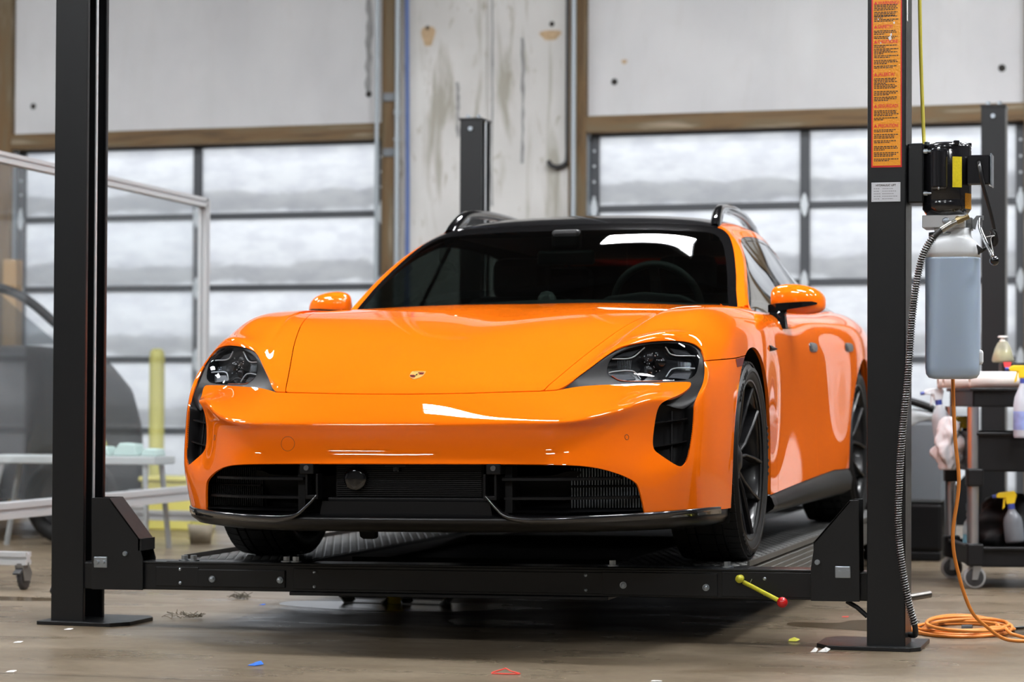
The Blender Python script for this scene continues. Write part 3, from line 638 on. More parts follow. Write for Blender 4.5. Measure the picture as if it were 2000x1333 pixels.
# ---------------------------------------------------------------- wheels
RUBBER = mat('tyre_rubber', (.007, .007, .007), rough=.6, spec=.3)
RUBBER_SIDE = mat('tyre_sidewall', (.011, .011, .011), rough=.5, spec=.35)
RIMBLK = mat('wheel_black', (.008, .008, .009), rough=.30, coat=.15, spec=.4)
DISC = mat('brake_disc', (.22, .22, .23), rough=.35, metal=1)
def make_wheel(width):
    """axle along x, outer face towards +x, centre at the origin"""
    w = empty('wheel', parent=car); h = width / 2; Rt = TR; rr = .283
    # carcass: sidewalls and tread base
    prof = [(rr - .012, -h + .02), (rr + .012, -h + .006), (rr + .045, -h), (Rt - .028, -h + .006), (Rt - .011, -h + .020), (Rt - .009, h - .020), (Rt - .028, h - .006), (rr + .045, h), (rr + .022, h - .003), (rr + .012, h - .006), (rr + .004, h - .010), (rr - .012, h - .02)]
    ty = MB().lathe(prof, axis='x', n=96).build('tyre', RUBBER_SIDE, w)
    # raised rings and lettering blocks on the sidewall
    MB().lathe([(rr + .030, h - .0015), (rr + .0315, h + .0006), (rr + .033, h - .0010)], axis='x', n=96).build('sidewall_ring', RUBBER_SIDE, ty)
    mb = MB()
    for a0 in (20, 140, 260):
        for k in range(8):
            a = R(a0 + k * 4.2)
            if k in (3,): continue
            mb.box(h - .002, h + .0012, -.005, .005, rr + .040, rr + .056, 0, rot=(a, 0, 0), org=(h, 0, 0))
    mb.build('sidewall_lettering', RUBBER, ty)['kind'] = 'stuff'
    # tread blocks: five circumferential rows separated by grooves, lateral sipes on the shoulders
    rows = [(-h + .012, -h + .058, 0), (-h + .066, -.036, 1), (-.028, .028, 2), (.036, h - .066, 1), (h - .058, h - .012, 0)]
    N = 60
    for (x0, x1, kd) in rows:
        mb = MB(); n = N if kd == 0 else 40
        for k in range(n):
            a0 = 2 * math.pi * (k + .06) / n; a1 = 2 * math.pi * (k + .94) / n; sk = (.03 if x0 < 0 else -.03) if kd == 0 else 0
            vs = []
            for a, x in ((a0 + sk, x0), (a0, x1), (a1, x1), (a1 + sk, x0)):
                edge = .006 if (kd == 0 and abs(x) > h - .02) else 0
                for r in (Rt - .013, Rt - edge): vs.append((x, r * math.cos(a), r * math.sin(a)))
            mb.add(vs, [(1, 3, 5, 7), (0, 2, 3, 1), (2, 4, 5, 3), (4, 6, 7, 5), (6, 0, 1, 7)])
        tr = mb.build('tread_row', RUBBER, ty)
        bm = bmesh.new(); bm.from_mesh(tr.data); bmesh.ops.recalc_face_normals(bm, faces=bm.faces); bm.to_mesh(tr.data); bm.free()
    # rim barrel
    f = h - .012
    rim = MB().lathe([(rr - .004, f + .002), (rr + .002, f + .004), (rr + .003, f - .003), (rr - .008, f - .008), (rr - .016, f - .03), (rr - .022, f - .07), (rr - .03, -f + .01), (rr - .004, -f)], axis='x', n=80).build('rim', RIMBLK, w)
    # five pairs of slim spokes, each pair leaning together like a Y
    for k in range(5):
        for s in (-1, 1):
            a_in = R(90 + 72 * k + s * 9); a_out = R(90 + 72 * k + s * 21)
            def P(r, a, x, da): return (x, r * math.cos(a + da), r * math.sin(a + da))
            vs = []
            for r, a, xo, wd, dep in ((.045, a_in, f - .052, .30, .05), (.115, a_in + s * R(1.5), f - .036, .095, .045), (.20, (a_in + a_out) / 2 + s * R(2), f - .020, .055, .04), (rr - .010, a_out, f - .006, .050, .035)):
                vs += [P(r, a, xo, -wd * .55), P(r, a, xo + .006, -wd * .2), P(r, a, xo + .006, wd * .2), P(r, a, xo, wd * .55), P(r, a, xo - dep, wd * .45), P(r, a, xo - dep, -wd * .45)]
            fs = [(6 * i + q, 6 * i + (q + 1) % 6, 6 * i + 6 + (q + 1) % 6, 6 * i + 6 + q) for i in range(3) for q in range(6)] + [tuple(range(18, 24))]
            sp = MB().add(vs, fs).build('spoke', RIMBLK, rim)
            bm = bmesh.new(); bm.from_mesh(sp.data); bmesh.ops.recalc_face_normals(bm, faces=bm.faces); bmesh.ops.bevel(bm, geom=list(bm.edges), offset=.002, segments=1, affect='EDGES'); bm.to_mesh(sp.data); bm.free()
    MB().lathe([(.0001, f - .030), (.030, f - .031), (.034, f - .035), (.062, f - .046), (.080, f - .060), (.082, f - .12)], axis='x', n=40).build('hub', RIMBLK, rim)
    for k in range(5):
        a = R(54 + 72 * k); MB().cyl((f - .055, .057 * math.cos(a), .057 * math.sin(a)), (f - .040, .057 * math.cos(a), .057 * math.sin(a)), .010, n=6).build('wheel_bolt', RIMBLK, rim)
    MB().lathe([(.09, f - .13), (.205, f - .13), (.205, f - .155), (.09, f - .155)], axis='x', n=48, closed=True).build('brake_disc', DISC, w)
    MB().prism([(.11, -.02), (.215, -.07), (.235, .0), (.215, .09), (.12, .07)], f - .17, f - .105, 'x', .006).build('brake_caliper', mat('caliper_grey', (.25, .25, .26), rough=.4), w)
    MB().lathe([(.0001, -f + .03), (rr - .03, -f + .04)], axis='x', n=32).build('wheel_back', BLK_MATT, w)
    return w
wf = make_wheel(.252); UF = .832
wf.location = (UF, AXF, TR - .001)
w2 = copy_tree(wf, car); w2.location = (-UF, AXF, TR - .001); w2.rotation_euler = (0, 0, math.pi)
w3 = copy_tree(wf, car); w3.location = (.846, AXR, TR - .001); w4 = copy_tree(wf, car); w4.location = (-.846, AXR, TR - .001); w4.rotation_euler = (0, 0, math.pi)
# arch liners
for sg in (1, -1):
    for ax, r in ((AXF - .008, .402), (AXR, .408)):
        vs = []; n = 28
        for k in range(n + 1):
            a = math.pi * k / n
            for u in (.945, .55): vs.append((u * sg, ax - r * math.cos(a), .361 + r * math.sin(a)))
        for e in (0, 1):
            pass
        fs = [(2 * i, 2 * i + 2, 2 * i + 3, 2 * i + 1) for i in range(n)]
        vs += [(.945 * sg, ax - r, .15), (.55 * sg, ax - r, .15), (.945 * sg, ax + r, .15), (.55 * sg, ax + r, .15)]
        b = 2 * (n + 1); fs += [(b, 0, 1, b + 1), (2 * n, b + 2, b + 3, 2 * n + 1)]
        vs2 = [(.55 * sg, ax - r * math.cos(math.pi * k / n), .361 + r * math.sin(math.pi * k / n)) for k in range(n + 1)]
        b2 = len(vs); vs += vs2 + [(.55 * sg, ax + r, .15), (.55 * sg, ax - r, .15)]; fs.append(tuple(range(b2, b2 + n + 3)))
        MB().add(vs, fs).build('arch_liner', BLK_MATT, car)
# ---------------------------------------------------------------- sills, side vents, handles, markers
def side_bits(sg):
    vs = []; V = np.linspace(1.56, 3.74, 24)
    for v in V:
        zt = np.interp(v, [1.4, 1.565, 2.25, 3.3, 3.8], [.212, .217, .237, .262, .256]); p, n = side_at(v, zt + .004)
        ub = p.x if p else .955; k = 1 if v < 3.5 else 1 - (v - 3.5) * .3
        vs += [((ub - .006) * sg, v, zt - .001), ((ub + .004) * sg, v, zt - .012), ((ub + .014) * sg, v, zt - .040), ((ub + .008) * sg, v, .165), ((ub - .03) * sg, v, .142), (.78 * sg, v, .135)]
    fs = [(6 * i + k, 6 * i + k + 1, 6 * i + 7 + k, 6 * i + 6 + k) for i in range(len(V) - 1) for k in range(5)] + [tuple(range(6))]
    MB().add(vs, fs if sg < 0 else [f[::-1] for f in fs], True).build('side_sill', mat('sill_black', (.004, .004, .0045), rough=.35, spec=.15), car)
    # vent blade behind the front arch
    vt = empty('fender_vent', parent=car); out = []
    for v, zt, zb in ((1.575, .772, .748), (1.66, .770, .752), (1.75, .764, .757)):
        for z, e in ((zt, .001), ((zt + zb) / 2, .010), (zb, .001)):
            p, n = side_at(v, z); out.append(((p.x + e) * sg, v, z))
    fs = [(3 * i + k, 3 * i + 3 + k, 3 * i + 4 + k, 3 * i + 1 + k) for i in range(2) for k in range(2)]
    out += [((.93) * sg, 1.575, .772), (.93 * sg, 1.575, .748)]; fs += [(0, 1, 2, 10, 9)]
    MB().add(out, fs).build('vent_blade', BLK_PLASTIC, vt)
    # flush door handles
    for v, z in ((2.76, .787), (3.66, .805)):
        h = empty('door_handle', parent=car); ring_ = []; n = 20; Cn = []
        for k in range(n):
            a = 2 * math.pi * k / n; e = 4; c = math.copysign(abs(math.cos(a)) ** (2 / e), math.cos(a)); s = math.copysign(abs(math.sin(a)) ** (2 / e), math.sin(a))
            p, nn = side_at(v + .095 * c, z + .020 * s); ring_.append((p.x, v + .095 * c, z + .020 * s))
        outer = [((x + .0004) * sg, y, zz) for x, y, zz in ring_]; inn = [((x + .006) * sg, v + (y - v) * .93, z + (zz - z) * .82) for x, y, zz in ring_]
        MB().add(outer + inn, [(i, (i + 1) % n, n + (i + 1) % n, n + i) for i in range(n)] + [tuple(range(n, 2 * n))], True).build('handle_plate', mat('handle_grey', (.20, .20, .21), rough=.25, metal=.8), h)
    # side marker lamp under the fender joint
    pts = []; cols = 8; 
    for i in range(cols + 1):
        v = .868 + .148 * i / cols; zt = np.interp(v, [.59, .87, 1.03], [.699, .712, .724]) - .003
        for z in (zt, zt - .028):
            if math.hypot(v - AXF + .008, z - .361) < .395: v = AXF - .008 - math.sqrt(max(0, .395 ** 2 - (z - .361) ** 2))
            p, nn = side_at(v, z); q = p + nn * .0012; pts.append((q.x * sg, q.y, q.z))
    MB().add(pts, [(2 * i, 2 * i + 2, 2 * i + 3, 2 * i + 1) for i in range(cols)], True).build('side_marker', mat('marker_lens', (.22, .018, .010), rough=.08, coat=.5), car)
both(side_bits)
# parking sensor on the bumper flank
p, n = side_at(.79, .50)
# ---------------------------------------------------------------- crest on the hood
GOLD = mat('crest_gold', (.55, .36, .09), rough=.35, metal=.25); CRED = mat('crest_red', (.30, .015, .012), rough=.3); CBLK = mat('crest_black', (.01, .01, .01), rough=.3)
crest = empty('crest_badge', parent=car)
def cpt(x, y, lift):
    """x across, y up along the hood, metres from the crest centre"""
    p, n = top_at(x, .2435 + y * .82); q = p + n * lift; return tuple(q)
def cshape(poly, lift, nm, m, th=.0012):
    n = len(poly); MB().add([cpt(x, y, lift) for x, y in poly] + [cpt(x, y, lift - th) for x, y in poly], [tuple(range(n))] + [(i, n + i, n + (i + 1) % n, (i + 1) % n) for i in range(n)]).build(nm, m, crest)
SHIELD = [(-.0235, .029), (-.012, .0315), (0, .0325), (.012, .0315), (.0235, .029), (.0245, .012), (.0225, -.008), (.015, -.022), (.006, -.030), (0, -.033), (-.006, -.030), (-.015, -.022), (-.0225, -.008), (-.0245, .012)]
cshape(SHIELD, .0022, 'shield', GOLD, .002)
for sx, y0, y1 in ((1, .020, .0), (-1, 0, -.024)):
    for k in range(3):
        ya = y0 + (y1 - y0) * k / 3; yb = y0 + (y1 - y0) * (k + .8) / 3
        wa = .0215 if ya > -.008 else .0215 - (-.008 - ya) * .75; wb = .0215 if yb > -.008 else .0215 - (-.008 - yb) * .75
        cshape([(sx * .001, ya), (sx * wa, ya), (sx * wb, yb), (sx * .001, yb)], .0026, 'stripe', CRED if k % 2 == 0 else CBLK, .0006)
cshape([(-.0075, .009), (.0075, .009), (.0075, -.002), (.004, -.008), (0, -.0105), (-.004, -.008), (-.0075, -.002)], .0030, 'inner_shield', GOLD, .001)
cshape([(-.002, .005), (.001, .006), (.003, .003), (.002, -.002), (.0035, -.006), (.001, -.005), (-.001, -.007), (-.0025, -.003)], .0034, 'horse', CBLK, .0004)
fc = bpy.data.curves.new('t', 'FONT'); fc.body = 'PORSCHE'; fc.size = .0078; fc.align_x = 'CENTER'; to = bpy.data.objects.new('t', fc); col.objects.link(to)
me = bpy.data.meshes.new_from_object(to.evaluated_get(bpy.context.evaluated_depsgraph_get())); bpy.data.objects.remove(to)
for v in me.vertices: v.co = cpt(v.co.x, v.co.y + .0225, .0026)
link('crest_lettering', me, CBLK, crest)
# ---------------------------------------------------------------- interior seen through the glass
INT = mat('interior_dark', (.014, .014, .015), rough=.6); LEATHER = mat('seat_leather', (.016, .016, .017), rough=.45)
dash = MB(); prof = [(1.80, .915), (1.95, .955), (2.15, .965), (2.28, .945), (2.33, .88), (2.33, .60)]
vs = []
for u in np.linspace(-.76, .76, 15):
    for v, z in prof: vs.append((u, v + .10 * (abs(u) / .76) ** 2, z + .012 * math.cos(u * 4) * (1 if v > 1.9 else 0)))
dash.add(vs, [(6 * i + k, 6 * i + 6 + k, 6 * i + 7 + k, 6 * i + 1 + k) for i in range(14) for k in range(5)], True).build('dashboard', INT, car)
MB().lathe([(.0001, .052), (.022, .046), (.036, .028), (.040, 0), (.040, -.03)], (-.01, 2.03, .955), 'z', 24).build('dash_clock', mat('clock_grey', (.10, .10, .10), rough=.3), car)
MB().prism([(.17, .955), (.22, .985), (.37, 1.0), (.52, .985), (.57, .955)], 2.10, 2.22, 'y', .01).build('instrument_hood', INT, car)
sw = empty('steering_wheel', (.37, 2.36, .955), (R(-68), 0, 0), parent=car)
MB().tube([(.178 * math.cos(a), .178 * math.sin(a), 0) for a in np.linspace(0, 2 * math.pi, 41)], .0155, 10).build('steering_rim', mat('wheel_leather', (.05, .05, .05), rough=.5), sw)
MB().box(-.17, .17, -.012, .022, -.012, .004, .005).box(-.02, .02, -.17, 0, -.012, .004, .005).lathe([(.0001, .02), (.05, .015), (.06, -.02)], n=24).build('steering_spokes', INT, sw)
def seat(u, v, w=.25):
    s = empty('seat', parent=car)
    MB().box(u - w, u + w, v - .30, v + .22, .36, .52, .06).build('seat_cushion', LEATHER, s)
    MB().box(u - w, u + w, v + .16, v + .32, .44, 1.06, .07, rot=(R(-16), 0, 0), org=(u, v + .2, .5)).build('seat_back', LEATHER, s)
    MB().box(u - .13, u + .13, v + .33, v + .42, 1.02, 1.20, .045, rot=(R(-8), 0, 0)).build('head_restraint', LEATHER, s)
for u in (-.37, .37): seat(u, 2.62); seat(u, 3.45)
MB().box(-.12, .12, 2.30, 2.33, 1.125, 1.185, .012).build('rear_view_mirror', BLK_PLASTIC, car)
MB().box(-.06, .06, 2.30, 2.36, 1.19, 1.27, .015).build('mirror_mount', BLK_PLASTIC, car)
MB().box(-.78, .78, 1.75, 4.6, .30, .34).build('cabin_floor', INT, car)
for sg in (1, -1): MB().box(sg * .80 - .02, sg * .80 + .02, 1.80, 4.4, .34, .905).build('door_card', INT, car)
MB().box(-.80, .80, 1.66, 1.80, .34, .90).build('bulkhead', INT, car)
MB().box(-.55, .55, 2.62, 4.3, 1.262, 1.275).build('headliner', INT, car)
MB().prism([(-.80, .34), (.80, .34), (.80, .90), (.46, 1.22), (-.46, 1.22), (-.80, .90)], 4.14, 4.17).build('luggage_divider', BLK_MATT, car)
# rear end
vs = [p for p in [(T[13][j][0], T[13][j][1], T[13][j][2]) for j in range(7)] + [S[13][k] for k in (4, 3, 2, 1, 0)]]
rp = [(u, v, z) for u, v, z in vs] + [(-u, v, z) for u, v, z in vs[::-1] if u > 1e-6]
cn = (0, 5.12, .6); MB().add(rp + [cn], [(i, (i + 1) % len(rp), len(rp)) for i in range(len(rp))]).build('rear_bumper', PAINT, car)
MB().box(-.80, .80, 5.0, 5.05, .80, .835, .008).build('tail_light_bar', mat('tail_red', (.35, .01, .01), rough=.1, coat=.5), car)
# wiper arms at the screen base
for pts in ([(-.30, 1.72, .915), (.05, 1.74, .93), (.45, 1.80, .935)], [(-.62, 1.82, .92), (-.30, 1.755, .927), (0.0, 1.74, .93)]):
    MB().tube(spline(pts, 6), .006, 6).build('wiper', BLK_PLASTIC, car)

# ================================================================ FOUR-POST LIFT
STEEL = mat('lift_black', (.0062, .0068, .0078), rough=.34, spec=.42, bump=.04, bscale=500, rvar=.06, nscale=30)
STEEL_EDGE = mat('lift_dark', (.008, .008, .009), rough=.5)
ZINC = mat('zinc', (.42, .47, .52), rough=.32, metal=1); CABLE = mat('steel_cable', (.45, .48, .50), rough=.45, metal=.3)
lift = empty('car_lift', (0, 0, 0)); tag(lift, 'black four-post vehicle lift carrying the orange car just above the floor', 'lift')
PH = 2.40
def channel(w, d, t, z0, z1, open_dir, bev=.006):
    """C-shaped column, centred at x=0, front at y=0; open_dir +1 opens to +x"""
    o = open_dir; x0, x1 = -w / 2, w / 2
    lip = .022
    if o > 0: poly = [(x0, 0), (x1, 0), (x1, lip), (x1 - t, lip), (x1 - t, t), (x0 + t, t), (x0 + t, d - t), (x1 - t, d - t), (x1 - t, d - lip), (x1, d - lip), (x1, d), (x0, d)]
    else: poly = [(-a, b) for a, b in [(x0, 0), (x1, 0), (x1, lip), (x1 - t, lip), (x1 - t, t), (x0 + t, t), (x0 + t, d - t), (x1 - t, d - t), (x1 - t, d - lip), (x1, d - lip), (x1, d), (x0, d)]][::-1]
    bm = bmesh.new(); n = len(poly); A = [bm.verts.new((a, b, z0)) for a, b in poly]; B = [bm.verts.new((a, b, z1)) for a, b in poly]
    bm.faces.new(A[::-1]); bm.faces.new(B)
    for i in range(n): bm.faces.new((A[i], A[(i + 1) % n], B[(i + 1) % n], B[i]))
    bmesh.ops.recalc_face_normals(bm, faces=bm.faces)
    es = [e for e in bm.edges if abs(e.verts[0].co.z - e.verts[1].co.z) > .1]
    bmesh.ops.bevel(bm, geom=es, offset=bev * .8, segments=3, affect='EDGES', profile=.5)
    return MB()._take(bm)
posts = {}
def post(key, cx, y0, od, w=.128, d=.19):
    p = empty('post', (cx, y0, 0), parent=lift); posts[key] = p
    channel(w, d, .007, .012, PH, od).build('column', STEEL, p)
    # base plate with clipped corners, longer towards the inside
    a, b = (-.04, .275) if od > 0 else (-.275, .04)
    a, b = a - .0, b
    xo = -w / 2
    if od > 0: poly = [(-.105, -.03), (.19, -.045), (.235, .03), (.235, .24), (.20, .30), (-.105, .30)]
    else: poly = [(-.235, .03), (-.19, -.045), (.085, -.045), (.115, 0), (.115, .30), (-.20, .30), (-.235, .24)]
    MB().prism(poly, 0, .014, 'z', .002).build('base_plate', STEEL, p)
    MB().box(-w / 2 - .004, w / 2 + .004, -.004, d + .004, PH, PH + .012, .002).build('cap_plate', STEEL, p)
    for q in (-.03, .03): MB().cyl((q, .05, PH + .012), (q, .05, PH + .034), .012, n=6).build('cap_bolt', ZINC, p)
    MB().cyl((0, -.004, PH - .05), (0, -.014, PH - .05), .013, n=6).build('cap_bolt', ZINC, p)
    MB().tube([(od * .064, .082, .30), (od * .064, .082, PH)], .0055, 8).build('lifting_cable', CABLE, p)
    MB().box(-od * .05 - .008, -od * .05 + .008, .06, .13, .1, PH, 0).build('ladder_rack', STEEL_EDGE, p)
    return p
post('fl', -1.494, .765, 1); post('fr', 1.473, .745, -1); post('rl', -1.462, 5.95, 1); post('rr', 1.444, 5.95, -1)
# carriage frame carries the tilt of the crossbeams and runways
CARR = Matrix.Rotation(-R(.5443), 4, 'Y'); CARR.translation = Vector((0, 0, .25126))
def carr(mb, name, m, parent): return mb.xform(CARR).build(name, m, parent)
def crossbeam(y0, y1, front):
    b = empty('crossbeam', parent=lift); fs = -1 if front else 1; yf = y0 if front else y1
    carr(MB().box(-1.45, 1.45, y0, y1, -.106, -.010, .004), 'beam_tube', STEEL, b)
    carr(MB().box(-1.21, 1.27, y0 - .004, y1 + .004, -.012, -.004, .002), 'beam_top_plate', STEEL, b)
    carr(MB().box(-.64, .52, y0 - .004, y1 + .004, -.118, -.106, .002), 'beam_bottom_plate', STEEL, b)
    if not front: return b
    # cover plates on the front face
    for x0, x1, z0, z1, t in ((-1.15, -.985, -.092, -.022, .004), (-.985, -.655, -.092, -.030, .008), (-.625, .645, -.096, -.022, .004), (.50, .90, -.098, -.020, .007), (.915, 1.245, -.098, -.014, .003)):
        carr(MB().box(x0, x1, y0 - t, y0 + .002, z0, z1, .002), 'cover_plate', STEEL, b)
    def bolt(x, z, r, t=.009): carr(MB().cyl((x, y0 - .003, z), (x, y0 - t, z), r * 1.25, n=20).cyl((x, y0 - t, z), (x, y0 - t - r * .8, z), r, n=6, smooth=False).sphere((x, y0 - t - r * .75, z), r * .8, 10, (1, .3, 1)), 'hex_bolt', ZINC, b)
    for x, z in ((-.93, -.064), (-.672, -.064), (.575, -.064), (.862, -.068)): bolt(x, z, .0095, .013)
    def screw(x, z): carr(MB().cyl((x, y0 - .001, z), (x, y0 - .007, z), .0058, n=14).sphere((x, y0 - .007, z), .0056, 10, (1, .5, 1)), 'button_screw', ZINC, b)
    for x, z in ((-1.055, -.031), (-1.055, -.080), (-.545, -.034), (-.545, -.086), (.442, -.032), (.442, -.083), (1.062, -.036), (1.062, -.088)): screw(x, z)
    # safety handle with red ball
    h = empty('release_handle', parent=lift)
    a = Vector((.992, y0 - .012, -.048)); e = Vector((1.134, y0 - .085, -.108))
    carr(MB().cyl(a + Vector((-.012, .012, .012)), a + Vector((-.012, -.022, .012)), .013, n=14).sphere(a + Vector((-.012, -.016, .012)), .014), 'handle_pivot', mat('handle_yellow', (.55, .52, .03), rough=.45, noise=.25, nscale=60), h)
    carr(MB().tube([a, e], .0075, 10), 'handle_rod', MATS['handle_yellow'], h)
    carr(MB().sphere(e, .0185, 20), 'handle_ball', mat('ball_red', (.62, .01, .012), rough=.18, coat=.5), h)
    carr(MB().tube([a + Vector((.005, -.004, .004)), a + Vector((.022, -.012, -.004)), a + Vector((.03, -.012, .012))], .0016, 6), 'split_pin', ZINC, h)
    return b
crossbeam(.775, .90, True); crossbeam(5.98, 6.10, False)
# gusseted carriage ends
def gusset(sx, y0):
    g = empty('carriage_end', parent=lift); X = lambda x: x * sx
    pf = [(-1.395, .225), (-1.325, .225), (-1.205, .075), (-1.205, .04), (-1.195, .005), (-1.195, -.107), (-1.395, -.107)]
    if sx > 0: pf = [(-1.385, .232), (-1.355, .232), (-1.232, .090), (-1.232, .062), (-1.222, .0), (-1.222, -.106), (-1.385, -.106)]
    poly = [(X(-a), b) for a, b in pf] if sx > 0 else pf
    poly = poly if sx < 0 else poly[::-1]
    carr(MB().prism(poly, y0, y0 + .006, 'y', .0015), 'gusset_plate', STEEL, g)
    carr(MB().prism(poly, y0 + .115, y0 + .121, 'y', .0015), 'gusset_plate', STEEL, g)
    a, b = (pf[1], pf[2]); xa, xb = (a[0], b[0]) if sx < 0 else (-a[0], -b[0])
    v = [(xa, y0, a[1]), (xb, y0, b[1]), (xb, y0 + .12, b[1]), (xa, y0 + .12, a[1])]; v2 = [(x, y, z - .008) for x, y, z in v]
    carr(MB().add(v + v2, [(0, 1, 2, 3), (7, 6, 5, 4), (0, 4, 5, 1), (1, 5, 6, 2), (2, 6, 7, 3), (3, 7, 4, 0)]), 'gusset_web', STEEL, g)
    if sx < 0: carr(MB().box(-1.213, -1.199, y0, y0 + .12, .035, .078), 'gusset_nose', STEEL, g)
    xs = -1.358 if sx < 0 else 1.330
    carr(MB().box(xs - .026, xs + .026, y0 - .005, y0, -.028, .012, .003), 'lock_plate', ZINC, g)
    for dx, r in ((-.014, .008), (.012, .0055)): carr(MB().cyl((xs - sx * dx * 1, y0 - .005, -.008), (xs - sx * dx, y0 - .010, -.008), r, n=6).cyl((xs - sx * dx, y0 - .005, -.008), (xs - sx * dx, y0 - .006, -.008), r * 1.5, n=16), 'lock_bolt', ZINC, g)
    xb2 = -1.262 if sx < 0 else 1.245
    carr(MB().cyl((xb2, y0, .024), (xb2, y0 - .006, .024), .009, n=14).cyl((xb2, y0 - .006, .024), (xb2, y0 - .011, .024), .007, n=6), 'gusset_bolt', ZINC, g)
gusset(-1, .758); gusset(1, .742)
gusset(-1, 5.96); gusset(1, 5.96)
# stub pins through the front posts, spiral conduit
MB().cyl((-1.60, .86, .115), (-1.545, .86, .115), .013, n=16).build('stub_pin', STEEL_EDGE, lift)
MB().cyl((1.53, .87, .165), (1.60, .93, .175), .012, n=16).build('stub_pin', mat('bare_steel', (.16, .15, .14), rough=.35, metal=1), lift)
mb = MB(); q = [(1.335, .80, .155), (1.37, .80, .135), (1.405, .80, .105)]
mb.tube(q, .008, 8); mb.build('spiral_conduit', STEEL_EDGE, lift)
# runways: bent plate with a diamond tread
DIAM = mat('tread_plate', (.012, .012, .012), rough=.5, spec=.3); WORN = mat('tread_worn', (.17, .17, .165), rough=.42, metal=.45, noise=.45, nscale=9); WEB = mat('web_plate', (.085, .080, .070), rough=.45, metal=.2, noise=.3, nscale=12)
def runway(x0, x1):
    r = empty('runway', parent=lift)
    carr(MB().box(x0, x1, .80, 6.02, -.012, -.0022), 'deck', DIAM, r)
    for xa, xb in ((x0, x0 + .006), (x1 - .006, x1)): carr(MB().box(xa, xb, .88, 5.98, -.11, -.003), 'side_web', WEB, r)
    ox = x1 if x1 > 0 else x0
    carr(MB().box(ox - .004, ox + .004, .90, 5.98, -.004, .014), 'edge_lip', WEB, r)
    # raised lozenges
    vs = []; fs = []; px, py = .034, .100; n = 0; rows = int((5.9 - .9) / (py / 2))
    for i in range(rows):
        y = .92 + i * py / 2
        for k in range(int((x1 - x0 - .02) / px)):
            x = x0 + .03 + k * px + (px / 2 if i % 2 else 0)
            if x > x1 - .025: continue
            b = len(vs); a, c = .0150, .0440
            vs += [(x - a, y, -.0022), (x, y - c, -.0022), (x + a, y, -.0022), (x, y + c, -.0022), (x - a * .72, y, 0), (x, y - c * .65, 0), (x + a * .72, y, 0), (x, y + c * .65, 0)]
            fs += [(b + 4, b + 5, b + 6, b + 7), (b, b + 1, b + 5, b + 4), (b + 1, b + 2, b + 6, b + 5), (b + 2, b + 3, b + 7, b + 6), (b + 3, b, b + 4, b + 7)]
    o = carr(MB().add(vs, fs), 'tread_lozenges', WORN, r); o['kind'] = 'stuff'
    # tread seen on the outer web
    vs = []; fs = []
    for i in range(int(5.0 / .026)):
        for k in range(5):
            y = .92 + i * .026 + (.013 if k % 2 else 0); z = -.098 + k * .020; b = len(vs); s = 1 if ox > 0 else -1; X = ox + s * .0001
            vs += [(X, y - .008, z - .003), (X, y + .008, z + .001), (X, y + .008, z + .004), (X, y - .008, z), (X + s * .002, y, z + .0005)]
            fs += [(b, b + 1, b + 4), (b + 1, b + 2, b + 4), (b + 2, b + 3, b + 4), (b + 3, b, b + 4)]
    o = carr(MB().add(vs, fs), 'web_tread', WORN, r); o['kind'] = 'stuff'
    # hold-down bolts at the front edge
    carr(MB().box(x0 - .02, x1 + .02, .775, .90, -.012, -.002, .002), 'end_plate', STEEL, r)
    for bx in (x0 + .04, x0 + .075, x1 - .055, x1 - .02) if x0 < 0 else (x0 + .03, x1 - .055):
        carr(MB().cyl((bx, .80, -.002), (bx, .80, .003), .021, n=18).cyl((bx, .80, .003), (bx, .80, .018), .0125, n=6, smooth=False), 'hold_down_bolt', ZINC, r)
    carr(MB().box(x0 + .03, x1 - .03, 5.90, 5.96, 0, .08, .004), 'wheel_stop', STEEL, r)
runway(-1.09, -.605); runway(.50, .985)
for y0, y1 in ((1.35, 2.9), (2.95, 4.5), (4.55, 5.95)):        # black sheets added between the runways to deepen the shade under the car
    carr(MB().box(-.60, .495, y0, y1, -.050, -.044).box(-.60, .495, y0, y0 + .006, -.05, -.015).box(-.60, .495, y1 - .006, y1, -.05, -.015), 'shade_sheet', BLK_MATT, lift)
# ---- stickers and plates on the near posts
PR = posts['fr']
STK = mat('sticker_orange', (.90, .36, .025), rough=.22, coat=.4, bump=.12, bscale=160); STKR = mat('sticker_red', (.72, .03, .02), rough=.3); INK = mat('ink_black', (.02, .015, .01), rough=.5); REDINK = mat('ink_red', (.75, .05, .015), rough=.4)
PLATE = mat('plate_silver', (.62, .64, .68), rough=.4, metal=.4)
def text_mesh(body, size, align='LEFT', bold=0):
    c = bpy.data.curves.new('t', 'FONT'); c.body = body; c.size = size; c.align_x = align; c.offset = bold; o = bpy.data.objects.new('t', c); col.objects.link(o)
    me = bpy.data.meshes.new_from_object(o.evaluated_get(bpy.context.evaluated_depsgraph_get())); bpy.data.objects.remove(o); return me
def text_on(body, size, x, z, y, name, m, parent, align='LEFT', bold=0, sx=1):
    me = text_mesh(body, size, align, bold)
    for v in me.vertices: v.co = Vector((v.co.x * sx + x, y, v.co.y + z))
    return link(name, me, m, parent)
st = empty('warning_sticker', parent=PR)
